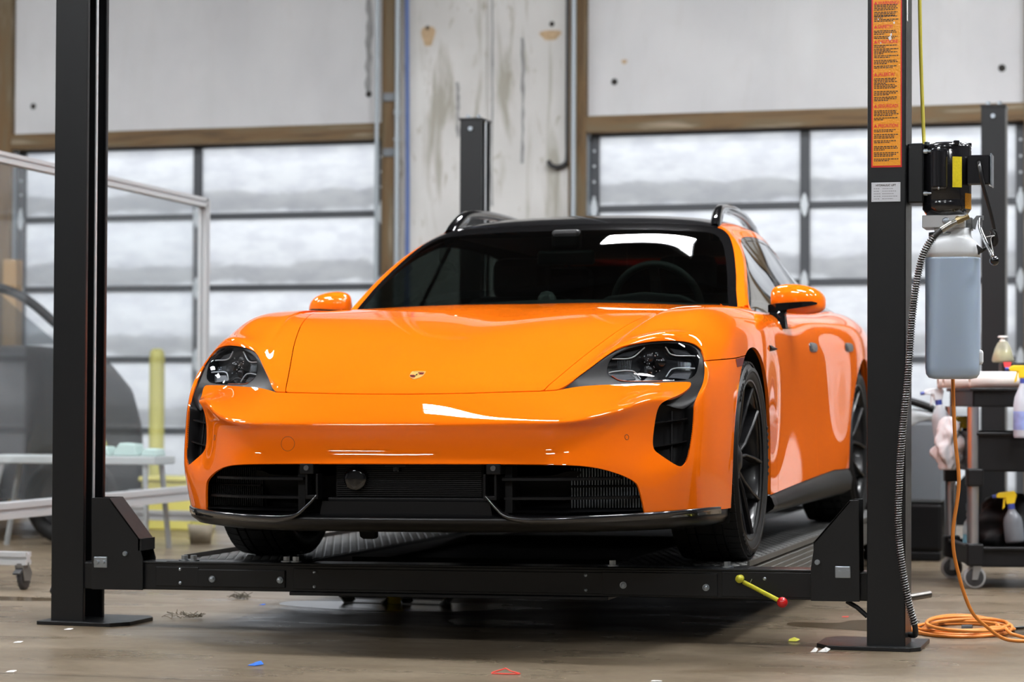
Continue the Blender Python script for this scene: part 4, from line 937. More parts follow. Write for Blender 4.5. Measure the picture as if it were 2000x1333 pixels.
# sticker from z 1.617 up past 2.2 (front face is y=0 in post space)
SX0, SX1, SZ0, SZ1 = -.0505, .0505, 1.607, 2.27
MB().box(SX0, SX1, -.0012, .0005, SZ0, SZ1).build('sticker_border', STKR, st); MB().box(SX0 + .005, SX1 - .004, -.0018, .0005, SZ0 + .006, SZ1 - .006).build('sticker_field', STK, st)
def zpx(y): return 1.607 + (320 - y) * (2.163 - 1.607) / 320      # heights read off the photograph, in metres
for body, yb in (('WARNING!', 6), ('SAFETY!', 52), ('CAUTION!', 81), ('¡ALERTA!', 144), ('¡SEGURIDAD!', 205), ('¡PRECAUTIÓN!', 243)):
    z = zpx(yb)
    text_on(body, .0155, SX0 + .021, z, -.0022, 'heading', REDINK, st, sx=.66 if len(body) > 11 else .74 if len(body) > 9 else .9, bold=.0005)
    MB().add([(SX0 + .008, -.0022, z), (SX0 + .020, -.0022, z), (SX0 + .014, -.0022, z + .0115)], [(0, 1, 2)]).build('warning_triangle', REDINK, st)
mb = MB()
for ya, n in ((8, 4), (22, 3), (30, 2), (36, 2), (58, 3), (69, 2), (86, 2), (93, 2), (99, 2), (106, 2), (115, 3), (126, 2), (150, 4), (162, 3), (175, 3), (186, 3), (212, 4), (226, 2), (249, 2), (258, 3), (270, 2), (281, 3), (293, 3), (305, 2)):
    for k in range(n):
        z = zpx(ya + k * 3.1); x = SX0 + .009; end = SX1 - .010 - (rng.uniform(.01, .055) if k == n - 1 else rng.uniform(0, .014))
        while x < end:
            w = rng.uniform(.004, .011); mb.add([(x, -.0022, z), (min(x + w, end), -.0022, z), (min(x + w, end), -.0022, z + .0030), (x, -.0022, z + .0030)], [(0, 1, 2, 3)]); x += w + .0018
o = mb.build('small_print', INK, st); o['kind'] = 'stuff'
# wrinkled tape flecks
for x, z, s in ((.010, 2.03, .011), (.014, 2.045, .007), (.024, 2.085, .006), (-.028, 2.10, .004), (-.02, 2.02, .004)):
    MB().add([(x, -.0024, z), (x + s * .6, -.0030, z + s * .4), (x + s * .4, -.0024, z + s * 1.6), (x - s * .5, -.0026, z + s)], [(0, 1, 2, 3)]).build('peeled_fleck', mat('fleck_white', (.75, .72, .66), rough=.4), st)
npl = empty('name_plate', parent=PR)
NZ0, NZ1 = zpx(386), zpx(349)
MB().box(-.050, .046, -.0014, .0005, NZ0, NZ1, .0004).build('plate', PLATE, npl)
text_on('HYDRAULIC LIFT', .0088, -.002, NZ1 - .0125, -.0017, 'plate_title', INK, npl, 'CENTER', .0003, 1.0)
mb = MB()
for k in range(5):
    z = NZ1 - .022 - k * .0085
    for x0, x1 in ((-.042, -.024), (-.014, .03 if k % 2 else .022)):
        x = x0
        while x < x1: w = rng.uniform(.002, .006); mb.add([(x, -.0017, z), (x + w, -.0017, z), (x + w, -.0017, z + .0022), (x, -.0017, z + .0022)], [(0, 1, 2, 3)]); x += w + .0016
o = mb.build('plate_print', mat('plate_ink', (.22, .22, .24), rough=.5), npl); o['kind'] = 'stuff'
for x in (-.046, .042):
    for z in (NZ0 + .004, NZ1 - .004): MB().cyl((x, -.0012, z), (x, -.0026, z), .0016, n=8).build('rivet', ZINC, npl)
MB().box(.0635, .0652, .02, .05, 2.10, 2.19).build('side_label', mat('label_white', (.7, .7, .7), rough=.4), PR)
# ---- power unit
pu = empty('power_unit', parent=lift)
PUB = mat('motor_black', (.010, .010, .012), rough=.16, coat=.7)
px, py = 1.664, .835
MB().box(1.539, 1.594, .765, .91, 1.488, 1.688, .006).build('mount_box', STEEL, pu)
for z in (1.52, 1.66): MB().cyl((1.592, .775, z), (1.606, .775, z), .009, n=10).cyl((1.600, .775, z), (1.620, .772, z), .005, n=8).build('mount_bolt', ZINC, pu)
MB().lathe([(.0001, 1.692), (.055, 1.692), (.070, 1.689), (.079, 1.682), (.081, 1.672), (.0795, 1.668), (.081, 1.664), (.081, 1.50), (.0795, 1.496), (.081, 1.492), (.081, 1.47), (.066, 1.448), (.0001, 1.448)], (px, py, 0), 'z', 48).build('motor', PUB, pu)
for k, a in enumerate((-2.4, -.9, .5, 2.0)): MB().box(-.009, .009, -.010, .002, 1.68, 1.694, .002).xform(Matrix.Translation((px, py, 0)) @ Matrix.Rotation(a, 4, 'Z') @ Matrix.Translation((0, -.074, 0))).build('cooling_notch', ZINC if k == 1 else PUB, pu)
MB().box(px - .046, px + .010, py - .098, py - .06, 1.528, 1.668, .010).build('capacitor_pad', PUB, pu)
MB().cyl((px - .018, py - .088, 1.540), (px - .018, py - .088, 1.655), .024, n=28).build('capacitor_cover', PUB, pu)
for z in (1.534, 1.664): MB().sphere((px - .018, py - .103, z), .006, 10).build('cover_screw', ZINC, pu)
def curved_label(a0, a1, z0, z1, r, m, nm, cx, cy):
    n = 8; vs = []
    for i in range(n + 1):
        a = a0 + (a1 - a0) * i / n
        for z in (z0, z1): vs.append((cx + r * math.sin(a), cy - r * math.cos(a), z))
    MB().add(vs, [(2 * i, 2 * i + 2, 2 * i + 3, 2 * i + 1) for i in range(n)], True).build(nm, m, pu)
curved_label(R(18), R(42), 1.538, 1.640, .0816, mat('label_yellow', (.72, .58, .02), rough=.35, noise=.25, nscale=160), 'yellow_label', px, py)
curved_label(R(52), R(84), 1.468, 1.520, .0816, mat('label_orange', (.75, .30, .02), rough=.35, noise=.5, nscale=220), 'orange_label', px, py)
jb = MB().box(px + .072, px + .148, py - .065, py + .02, 1.545, 1.645, .006); jb.build('junction_box', PUB, pu)
MB().box(px + .148, px + .153, py - .069, py + .024, 1.541, 1.649, .002).build('junction_lid', ZINC, pu)
MB().lathe([(.012, 0), (.0125, .010), (.009, .016), (.008, .028)], (px + .112, py - .067, 1.618), 'y', 16).xform(Matrix.Translation((0, -.0, 0))).build('cord_grip', BLK_GLOSS, pu)
CORD = mat('cord_black', (.008, .008, .009), rough=.35)
MB().tube(spline([(px + .112, py - .075, 1.618), (px + .116, py - .105, 1.60), (px + .125, py - .105, 1.55), (px + .148, py - .08, 1.46), (px + .160, py - .06, 1.40), (px + .162, py - .05, 1.375)], 8), .0062, 10).build('power_cord', CORD, pu)
MB().tube(spline([(px + .150, py - .06, 1.395), (px + .162, py - .06, 1.375), (px + .158, py - .05, 1.345), (px + .168, py - .05, 1.36), (px + .160, py - .06, 1.395), (px + .150, py - .055, 1.37), (px + .148, py - .05, 1.345), (px + .128, py - .03, 1.335), (px + .112, py - .03, 1.325)], 6), .0062, 8).build('cord_knot', CORD, pu)
MB().box(px + .092, px + .118, py - .045, py - .018, 1.318, 1.345, .004, rot=(0, R(35), 0)).build('cord_plug', CORD, pu)
MB().tube(spline([(px + .135, py - .068, 1.372), (px + .162, py - .07, 1.376), (px + .150, py - .068, 1.366), (px + .158, py - .066, 1.318)], 6), .0014, 6).build('zip_tie', mat('tie_white', (.8, .8, .8), rough=.4), pu)
ALU = mat('machined_aluminium', (.55, .56, .57), rough=.35, metal=.3)
MB().box(px - .076, px + .066, py - .065, py + .065, 1.405, 1.447, .003).build('pump_block', ALU, pu)
MB().lathe([(.0001, -.0045), (.006, -.004), (.010, -.004), (.012, 0)], (px + .002, py - .065, 1.427), 'y', 20).build('port_plug', ZINC, pu)
MB().box(px + .066, px + .086, py - .03, py + .02, 1.398, 1.44, .003).prism([(px + .07, 1.41), (px + .10, 1.446), (px + .122, 1.446), (px + .122, 1.432), (px + .102, 1.432), (px + .095, 1.40)], py - .028, py - .010).build('valve_body', mat('valve_grey', (.22, .23, .24), rough=.35, metal=.8), pu)
MB().tube(spline([(px + .112, py - .03, 1.438), (px + .112, py - .035, 1.405), (px + .130, py - .05, 1.36), (px + .155, py - .07, 1.308)], 6), .0062, 10).build('lowering_lever', mat('lever_chrome', (.55, .56, .58), rough=.2, metal=1), pu)
MB().sphere((px + .162, py - .078, 1.292), .0158, 20).build('lever_knob', BLK_GLOSS, pu)
# reservoir: milky plastic with the fluid line showing
def reservoir_mat():
    m, n, l, b = _new('reservoir_plastic')
    b.inputs['Roughness'].default_value = .38; b.inputs['Subsurface Weight'].default_value = .4; b.inputs['Subsurface Radius'].default_value = (.02, .02, .02); b.inputs['Subsurface Scale'].default_value = .5
    b.inputs['Base Color'].default_value = (.62, .64, .66, 1); return m
FLUID = mat('fluid_blue_plastic', (.36, .45, .57), rough=.35); b_ = FLUID.node_tree.nodes['Principled BSDF']; b_.inputs['Subsurface Weight'].default_value = .4; b_.inputs['Subsurface Radius'].default_value = (.02, .02, .03); b_.inputs['Subsurface Scale'].default_value = .5
rx, ry = 1.684, .835
def rounded_tank(z0, z1, prof, m, nm):
    vs = []; n = 32
    for hw, hd, z in prof:
        for k in range(n):
            a = 2 * math.pi * k / n; e = 3.2; c = math.copysign(abs(math.cos(a)) ** (2 / e), math.cos(a)); s = math.copysign(abs(math.sin(a)) ** (2 / e), math.sin(a)); vs.append((rx + hw * c, ry + hd * s, z))
    fs = [(i * n + k, i * n + (k + 1) % n, (i + 1) * n + (k + 1) % n, (i + 1) * n + k) for i in range(len(prof) - 1) for k in range(n)] + [tuple(range(n))[::-1], tuple((len(prof) - 1) * n + k for k in range(n))]
    return MB().add(vs, fs, True).build(nm, m, pu)
rounded_tank(0, 0, [(.060, .060, .902), (.078, .075, .906), (.087, .083, .918), (.0895, .086, .94), (.090, .086, 1.30), (.090, .086, 1.3065)], FLUID, 'reservoir_fluid_part')
rounded_tank(0, 0, [(.090, .086, 1.3065), (.0895, .086, 1.325), (.084, .082, 1.350), (.073, .073, 1.366), (.064, .064, 1.374), (.060, .060, 1.385), (.060, .060, 1.405)], reservoir_mat(), 'reservoir_top')
MB().lathe([(.0605, 1.380), (.0625, 1.380), (.0625, 1.392), (.0605, 1.392)], (rx - .018, ry, 0), 'z', 32, True).build('band_clamp', ZINC, pu)
MB().box(rx - .055, rx + .035, ry - .055, ry + .055, 1.385, 1.41).build('pump_neck', mat('neck_grey', (.30, .31, .32), rough=.4), pu)
MB().box(rx + .072, rx + .1, ry - .02, ry + .02, .95, 1.0, .01).build('reservoir_foot', MATS['reservoir_plastic'], pu)
# hydraulic hose with a spring guard
def hpt(p): return p
HP = spline([(px + .052, py - .088, 1.427), (px + .020, py - .098, 1.412), (px - .030, py - .105, 1.375), (px - .068, py - .11, 1.31), (px - .090, py - .115, 1.21), (px - .105, py - .115, 1.08), (px - .118, py - .11, .90), (px - .138, py - .105, .70), (px - .147, py - .10, .55), (px - .150, py - .10, .42), (px - .140, py - .10, .30), (px - .118, py - .095, .17), (px - .098, py - .085, .09), (px - .097, py - .06, .055), (px - .108, py - .02, .045), (px - .125, py + .01, .045)], 14)
HP = HP[6:]
MB().tube(HP, .0095, 10).build('hydraulic_hose', mat('hose_black', (.012, .012, .012), rough=.5), pu)
# spring: helix around the hose
L_ = [0]
for a, b in zip(HP[:-1], HP[1:]): L_.append(L_[-1] + math.dist(a, b))
pts = []; tot = L_[-1] - .12; pitch = .0088; step = 14; nst = int(tot / pitch * step); nrm = Vector((0, -1, 0))
Hn = np.array(HP); Ln = np.array(L_)
for i in range(nst):
    s = .09 + i * (tot - .09) / nst; p = Vector([np.interp(s, Ln, Hn[:, k]) for k in range(3)]); p2 = Vector([np.interp(s + .004, Ln, Hn[:, k]) for k in range(3)]); t = (p2 - p).normalized()
    a = (nrm - t * nrm.dot(t)).normalized(); b = t.cross(a); an = 2 * math.pi * i / step; pts.append(p + (a * math.cos(an) + b * math.sin(an)) * .0115)
MB().tube(pts, .0019, 4).build('hose_spring', mat('spring_steel', (.30, .30, .30), rough=.35, metal=1), pu)
a, b = Vector(HP[0]), Vector(HP[8])
BRASS = mat('brass', (.38, .30, .16), rough=.3, metal=1)
MB().cyl(HP[0], HP[6], .011, n=12).cyl(HP[6], HP[16], .0125, n=16).build('hose_crimp', mat('crimp_steel', (.36, .35, .32), rough=.3, metal=1), pu)
d_ = (Vector(HP[0]) - Vector(HP[5])).normalized()
MB().cyl(Vector(HP[0]), Vector(HP[0]) + d_ * .022, .012, n=6, smooth=False).cyl(Vector(HP[0]) + d_ * .022, Vector(HP[0]) + d_ * .045, .009, n=6, smooth=False).build('hose_fitting', BRASS, pu)
MB().cyl((px + .040, py - .066, 1.434), (px + .043, py - .088, 1.434), .008, n=12).build('hose_elbow', BRASS, pu)
# yellow supply cable from above
MB().tube(spline([(1.566, .84, 2.6), (1.572, .84, 2.2), (1.578, .835, 1.95), (1.587, .82, 1.75), (1.592, .80, 1.685)], 8), .0062, 8).build('supply_cable', mat('cable_yellow', (.42, .36, .03), rough=.5), pu)

# ================================================================ ROOM
def floor_mat():
    m, n, l, b = _new('concrete_floor'); tc = n.new('ShaderNodeTexCoord')
    def noise(sc, det=6, stretch=(1, 1, 1), dist=0):
        mp = n.new('ShaderNodeMapping'); mp.inputs['Scale'].default_value = stretch; l.new(tc.outputs['Object'], mp.inputs[0])
        t = n.new('ShaderNodeTexNoise'); t.inputs['Scale'].default_value = sc; t.inputs['Detail'].default_value = det; t.inputs['Distortion'].default_value = dist; l.new(mp.outputs[0], t.inputs['Vector']); return t.outputs[0]
    def ramp(src, stops):
        r = n.new('ShaderNodeValToRGB'); e = r.color_ramp.elements
        while len(e) < len(stops): e.new(.5)
        for k, (p, c) in enumerate(stops): e[k].position = p; e[k].color = (*c, 1)
        l.new(src, r.inputs[0]); return r.outputs[0]
    base = ramp(noise(1.1, 8, (.7, 1.6, 1), .4), [(.30, (.116, .088, .057)), (.5, (.158, .124, .085)), (.72, (.210, .170, .121))])
    fine = ramp(noise(34, 8), [(.35, (.80, .80, .80)), (.62, (1.08, 1.07, 1.05))])
    mx = n.new('ShaderNodeMix'); mx.data_type = 'RGBA'; mx.blend_type = 'MULTIPLY'; mx.inputs[0].default_value = .8; l.new(base, mx.inputs[6]); l.new(fine, mx.inputs[7])
    st = ramp(noise(2.3, 5, (.6, 1.5, 1), .8), [(.60, (1, 1, 1)), (.70, (.62, .56, .48))])
    m2 = n.new('ShaderNodeMix'); m2.data_type = 'RGBA'; m2.blend_type = 'MULTIPLY'; m2.inputs[0].default_value = .55; l.new(mx.outputs[2], m2.inputs[6]); l.new(st, m2.inputs[7])
    sp = ramp(noise(140, 2), [(.70, (1, 1, 1)), (.76, (.45, .42, .40))])
    m3 = n.new('ShaderNodeMix'); m3.data_type = 'RGBA'; m3.blend_type = 'MULTIPLY'; m3.inputs[0].default_value = .6; l.new(m2.outputs[2], m3.inputs[6]); l.new(sp, m3.inputs[7])
    l.new(m3.outputs[2], b.inputs['Base Color'])
    rr = ramp(noise(3.0, 6, (.6, 1.4, 1), .5), [(.3, (.22, .22, .22)), (.7, (.45, .45, .45))]); l.new(rr, b.inputs['Roughness'])
    b.inputs['Specular IOR Level'].default_value = .32
    bp = n.new('ShaderNodeBump'); bp.inputs['Strength'].default_value = .12; bp.inputs['Distance'].default_value = .01; l.new(noise(9, 6, (1, 2, 1)), bp.inputs['Height']); l.new(bp.outputs[0], b.inputs['Normal'])
    return m
XL, XR, YF = -13, 11, -17
WALLM = Matrix.Translation((0, 9.5, 0)) @ Matrix.Rotation(R(-3), 4, 'Z')
fl = MB().box(XL, XR, YF, 11.5, -.15, 0).build('floor', floor_mat()); struct(fl, 'worn stained concrete workshop floor', 'floor')
# saw-cut joints in the slab
jm = mat('joint_dark', (.07, .055, .045), rough=.8)
for k, (a, b) in enumerate((((-9, -.77 - .02), (9, -.70)), ((-9, 4.6), (9, 4.6)))):
    d = (Vector((b[0], b[1], 0)) - Vector((a[0], a[1], 0))).normalized(); nrm = Vector((-d.y, d.x, 0)) * .0028
    o = MB().add([Vector((*a, .0006)) - nrm, Vector((*b, .0006)) - nrm, Vector((*b, .0006)) + nrm, Vector((*a, .0006)) + nrm], [(0, 1, 2, 3)]).build('floor_joint', jm, fl)
def concrete_mat(name, stain, c0, c1):
    m, n, l, b = _new(name); tc = n.new('ShaderNodeTexCoord')
    def noise(sc, stretch, det=6, dist=0):
        mp = n.new('ShaderNodeMapping'); mp.inputs['Scale'].default_value = stretch; l.new(tc.outputs['Object'], mp.inputs[0])
        t = n.new('ShaderNodeTexNoise'); t.inputs['Scale'].default_value = sc; t.inputs['Detail'].default_value = det; t.inputs['Distortion'].default_value = dist; l.new(mp.outputs[0], t.inputs['Vector']); return t.outputs[0]
    r = n.new('ShaderNodeValToRGB'); r.color_ramp.elements[0].position = .3; r.color_ramp.elements[0].color = (*c0, 1); r.color_ramp.elements[1].position = .7; r.color_ramp.elements[1].color = (*c1, 1)
    l.new(noise(1.3, (1, 1, .8), 7, .3), r.inputs[0]); last = r.outputs[0]
    for sc, stx, lo, hi, col_, f in ((3.2, (2.4, 1, .35), .54, .66, (.30, .285, .235), stain), (9, (1.6, 1, .5), .60, .72, (.26, .235, .17), stain * .9)):
        q = n.new('ShaderNodeValToRGB'); q.color_ramp.elements[0].position = lo; q.color_ramp.elements[0].color = (0, 0, 0, 1); q.color_ramp.elements[1].position = hi; q.color_ramp.elements[1].color = (f, f, f, 1)
        l.new(noise(sc, stx, 8, .9), q.inputs[0]); mx = n.new('ShaderNodeMix'); mx.data_type = 'RGBA'; l.new(q.outputs[0], mx.inputs[0]); l.new(last, mx.inputs[6]); mx.inputs[7].default_value = (*col_, 1); last = mx.outputs[2]
    l.new(last, b.inputs['Base Color']); b.inputs['Roughness'].default_value = .75
    bp = n.new('ShaderNodeBump'); bp.inputs['Strength'].default_value = .15; bp.inputs['Distance'].default_value = .01; l.new(noise(14, (1, 1, 1), 5), bp.inputs['Height']); l.new(bp.outputs[0], b.inputs['Normal'])
    return m
PLASTER = concrete_mat('wall_plaster', .05, (.47, .473, .484), (.57, .572, .578)); PIERM = concrete_mat('pier_concrete', .85, (.45, .445, .43), (.60, .595, .58))
def wall(mb, name, m, parent=None):
    o = mb.build(name, m, parent)
    if not parent: o.matrix_world = WALLM
    return o
WH = 6.0; DH = 2.70; HB = 2.818
bays = [(-10.8, -7.72), (-6.20, -3.19), (-1.64, 1.40)]
mb = MB()
for i, (a, b) in enumerate(bays): mb.box(a - .02, b + .02, 0, .22, HB - .03, 4.1)
wb_ = struct(wall(mb, 'wall_back', PLASTER), 'pale grey plastered wall above the roll-up doors', 'wall')
mb = MB()
edges = [-14] + [x for ab in bays for x in ab] + [13]
for i in range(0, len(edges), 2):
    a, b = edges[i], edges[i + 1]
    if i == 4: mb.box(a + .13, -2.405, 0, .22, 0, 4.1).box(-2.385, b - .12, 0, .22, 0, 4.1).box(-2.41, -2.38, .012, .2, 0, 4.1)
    elif i == len(edges) - 2: mb.box(a + .13, 2.95, 0, .22, 0, 4.1); struct(wall(MB().box(2.95, b, 0, .22, 0, 4.1), 'wall_corner', mat('corner_wall_dark', (.085, .082, .08), rough=.85)), 'unseen end of the back wall, darkened for the car reflections', 'wall')  # unseen wall end, made dark so the fender reflects less white
    else: mb.box(a + .13, b - .12, 0, .22, 0, 4.1)
struct(wall(MB().box(-14, 13, -.01, .22, 4.1, WH), 'wall_upper', mat('upper_wall_dark', (.05, .05, .052), rough=.85)), 'dark unpainted upper band of the back wall', 'wall')
struct(wall(mb, 'wall_pier', PIERM), 'stained concrete piers between the roll-up doors', 'wall')
WOOD = mat('treated_wood', (.165, .115, .055), rough=.7, noise=.75, nscale=2.6, bump=.2, bscale=30, stretch=(1, 1, 1))
def wood_mat(name, axis):
    m, n, l, b = _new(name); tc = n.new('ShaderNodeTexCoord'); mp = n.new('ShaderNodeMapping'); mp.inputs['Scale'].default_value = (.5, 4, 5) if axis == 'x' else (5, 4, .5); l.new(tc.outputs['Object'], mp.inputs[0])
    t = n.new('ShaderNodeTexNoise'); t.inputs['Scale'].default_value = 3.2; t.inputs['Detail'].default_value = 7; t.inputs['Distortion'].default_value = .6; l.new(mp.outputs[0], t.inputs['Vector'])
    r = n.new('ShaderNodeValToRGB'); e = r.color_ramp.elements; e.new(.5); e.new(.5)
    for k, (p, c) in enumerate(((.28, (.060, .036, .015)), (.45, (.140, .082, .032)), (.60, (.130, .095, .050)), (.76, (.32, .26, .19)))): e[k].position = p; e[k].color = (*c, 1)
    l.new(t.outputs[0], r.inputs[0]); l.new(r.outputs[0], b.inputs['Base Color']); b.inputs['Roughness'].default_value = .7; return m
WOODX = wood_mat('header_wood', 'x'); WOODZ = wood_mat('jamb_wood', 'z')
k = 0
for i, (a, b) in enumerate(bays):
    k += 1; struct(wall(MB().box(a - .005, b + .005, -.06, .06, DH, HB, .004), f'trim_{k}', WOODX), ['weathered timber header over a roll-up door'][0], 'beam')
    for x0, x1 in ((a - .13, a - .005), (b + .005, b + .13)):
        k += 1; struct(wall(MB().box(x0, x1, -.06, .05, 0, 4.1, .004), f'trim_{k}', WOODZ), 'weathered timber jamb beside a roll-up door', 'post')
# sectional doors with milky panels
def pane_mat():
    m, n, l, b = _new('milky_panel'); n.remove(b); out = n['Material Output']; tc = n.new('ShaderNodeTexCoord'); sp = n.new('ShaderNodeSeparateXYZ'); l.new(tc.outputs['Object'], sp.inputs[0])
    # band pattern repeats with each door section (0.533 m)
    md = n.new('ShaderNodeMath'); md.operation = 'MODULO'; md.inputs[1].default_value = .533; ad = n.new('ShaderNodeMath'); ad.operation = 'ADD'; ad.inputs[1].default_value = .498; l.new(sp.outputs['Z'], ad.inputs[0]); l.new(ad.outputs[0], md.inputs[0])
    mp = n.new('ShaderNodeMapping'); mp.inputs['Scale'].default_value = (.9, 1, 2.2); l.new(tc.outputs['Object'], mp.inputs[0])
    t = n.new('ShaderNodeTexNoise'); t.inputs['Scale'].default_value = 2.4; t.inputs['Detail'].default_value = 5; t.inputs['Distortion'].default_value = 1.2; l.new(mp.outputs[0], t.inputs['Vector'])
    ns = n.new('ShaderNodeMath'); ns.operation = 'MULTIPLY_ADD'; ns.inputs[1].default_value = .16; ns.inputs[2].default_value = -.08; l.new(t.outputs[0], ns.inputs[0])
    s2 = n.new('ShaderNodeMath'); l.new(md.outputs[0], s2.inputs[0]); l.new(ns.outputs[0], s2.inputs[1])
    r = n.new('ShaderNodeValToRGB'); e = r.color_ramp.elements; e.new(.5); e.new(.5); e.new(.5)
    for q, (p, c) in enumerate(((.03, .84), (.06, .62), (.165, .66), (.20, .84), (.40, .90))): e[q].position = p; e[q].color = (c * .97, c * .985, c, 1)
    l.new(s2.outputs[0], r.inputs[0])
    t2 = n.new('ShaderNodeTexNoise'); t2.inputs['Scale'].default_value = 7; t2.inputs['Detail'].default_value = 6; l.new(mp.outputs[0], t2.inputs['Vector'])
    r2 = n.new('ShaderNodeValToRGB'); r2.color_ramp.elements[0].position = .35; r2.color_ramp.elements[0].color = (.88, .88, .9, 1); r2.color_ramp.elements[1].position = .6; r2.color_ramp.elements[1].color = (1, 1, 1, 1); l.new(t2.outputs[0], r2.inputs[0])
    mx = n.new('ShaderNodeMix'); mx.data_type = 'RGBA'; mx.blend_type = 'MULTIPLY'; mx.inputs[0].default_value = .8; l.new(r.outputs[0], mx.inputs[6]); l.new(r2.outputs[0], mx.inputs[7])
    tr = n.new('ShaderNodeBsdfTranslucent'); df = n.new('ShaderNodeBsdfDiffuse'); m1 = n.new('ShaderNodeMixShader'); m1.inputs[0].default_value = .25
    l.new(mx.outputs[2], tr.inputs[0]); l.new(mx.outputs[2], df.inputs[0]); l.new(tr.outputs[0], m1.inputs[1]); l.new(df.outputs[0], m1.inputs[2]); l.new(m1.outputs[0], out.inputs[0]); return m
PANE = pane_mat(); DFR = mat('door_frame_grey', (.045, .05, .058), rough=.5); HINGE = mat('hinge_galv', (.50, .54, .57), rough=.4, metal=.3)
TRACK = mat('track_galv', (.36, .40, .43), rough=.4, metal=.6)
for i, (a, b) in enumerate(bays):
    d = empty(f'door_{i + 1}'); d.matrix_world = WALLM; struct(d, ['milky panelled roll-up door, far left', 'milky panelled roll-up door behind the rolling clear screen', 'milky panelled roll-up door behind the power unit', 'milky panelled roll-up door right of the power unit', 'milky panelled roll-up door, far right'][i], 'door')
    mid = (a + b) / 2 + (.02 if i == 2 else 0); zs = [.036 + .533 * q for q in range(6)]
    for q in range(5):
        z0, z1 = zs[q], zs[q + 1]
        wall(MB().box(a, b, .05, .10, z0 - .022, z0 + .022, .003), 'section_rail', DFR, d)
        for x in (a + .03, mid, b - .03): wall(MB().box(x - .032, x + .032, .045, .10, z0 + .022, z1 - .022, .003), 'stile', DFR, d)
        for x0, x1 in ((a + .062, mid - .032), (mid + .032, b - .062)): wall(MB().box(x0, x1, .070, .078, z0 + .020, z1 - .020), 'pane', PANE, d)
        if q:
            for x in (a + .03, mid, b - .03): wall(MB().prism([(x - .028, z0), (x - .018, z0 + .05), (x, z0 + .085), (x + .018, z0 + .05), (x + .028, z0), (x + .018, z0 - .05), (x, z0 - .085), (x - .018, z0 - .05)], .034, .046, 'y'), 'hinge', HINGE, d)
    wall(MB().box(a, b, .05, .10, zs[5] - .02, DH + .01), 'section_rail', DFR, d)
    for x in (a - .02, b + .02): wall(MB().box(x - .02, x + .02, -.02, .05, 0, 2.75, .002), 'track', TRACK, d)
    for x in (a + .03, b - .03):
        for z in (2.25, 2.36, 2.47, 2.58): wall(MB().cyl((x, .045, z), (x, .036, z), .010, n=8), 'stile_rivet', HINGE, d)
# conduits, strap, pipe with a hooked end on the piers
def fixture(mb, name, m, label, cat):
    o = wall(mb, name, m); tag(o, label, cat); return o
COND = mat('conduit_galv', (.34, .38, .41), rough=.5, metal=.35)
fixture(MB().cyl((-3.205, -.10, 0), (-3.205, -.10, WH), .016), 'conduit', COND, 'thin galvanised conduit on the door side of the timber jamb', 'pipe')
fixture(MB().cyl((-3.048, -.10, 0), (-3.048, -.10, WH), .019).cyl((-3.048, -.10, 2.87), (-3.048, -.10, 2.90), .027).cyl((-3.048, -.10, 2.68), (-3.048, -.10, 2.70), .027), 'conduit', COND, 'shiny conduit running up the jamb next to the blue strap', 'pipe')
fixture(MB().cyl((-1.722, -.10, 1.2), (-1.722, -.10, WH), .018), 'conduit', COND, 'galvanised conduit on the jamb beside the hooked black pipe', 'pipe')
fixture(MB().add([(-3.015, -.012, 0), (-2.985, -.012, 0), (-2.985, -.012, 2.3), (-3.02, -.012, WH), (-3.05, -.012, WH), (-3.015, -.012, 2.5), (-3.015, 0.0, 0), (-2.985, 0.0, 0), (-2.985, 0, 2.3), (-3.02, 0, WH), (-3.05, 0, WH), (-3.015, 0, 2.5)], [(0, 1, 2, 3, 4, 5), (0, 6, 7, 1), (1, 7, 8, 2), (2, 8, 9, 3), (5, 11, 6, 0), (4, 10, 11, 5)]), 'blue_strap', mat('strap_blue', (.10, .16, .38), rough=.6), 'long blue strip running down the edge of the stained pier', 'strap')
fixture(MB().tube(spline([(-1.785, -.03, WH), (-1.785, -.03, 3.0), (-1.785, -.03, 2.55), (-1.80, -.03, 2.49), (-1.85, -.035, 2.465), (-1.90, -.04, 2.475), (-1.925, -.045, 2.51)], 8), .017, 10), 'hooked_pipe', mat('pipe_black', (.012, .012, .014), rough=.4), 'black pipe with a hooked lower end on the pier', 'pipe')
for s, z in ((-3.12, 3.0), (-3.12, 2.60)): fixture(MB().box(s - .05, s + .05, -.075, -.06, z - .03, z + .03, .003), 'pipe_bracket', mat('bracket_grey', (.13, .14, .15), rough=.5, metal=.5), 'upper grey bracket on the timber jamb' if z > 2.8 else 'lower grey bracket on the timber jamb', 'bracket')
hm = mat('hole_dark', (.02, .018, .015), rough=.9)
for k, (s, z, r) in enumerate(((-6.049, 3.033, .024), (-3.309, 3.036, .024), (-1.452, 3.061, .024), (1.251, 3.06, .026), (-2.856, 3.50, .018), (-1.915, 3.49, .02))):
    o = MB().lathe([(.0001, -.002), (r * .7, -.002), (r, 0.0)], (s, 0, z), 'y', 16); o = wall(o, 'tie_hole', hm, None); o.parent = wb_; o.matrix_parent_inverse = wb_.matrix_world.inverted(); o.matrix_world = WALLM
dm = mat('drip_grey', (.25, .25, .25), rough=.85, noise=.5, nscale=9)
def drip(s, z0, z1, w, seed):
    r_ = np.random.default_rng(seed); zz = np.linspace(z0, z1, 16); L1 = [s - w * r_.uniform(.25, 1) for _ in zz]; L2 = [s + w * r_.uniform(.25, 1) for _ in zz]
    o = wall(MB().add([(a, -.0012, z) for a, z in zip(L1, zz)] + [(b, -.0012, z) for b, z in zip(L2, zz)], [(i, i + 16, i + 17, i + 1) for i in range(15)]), 'drip_stain', dm, None); o.parent = wb_; o.matrix_parent_inverse = wb_.matrix_world.inverted(); o.matrix_world = WALLM
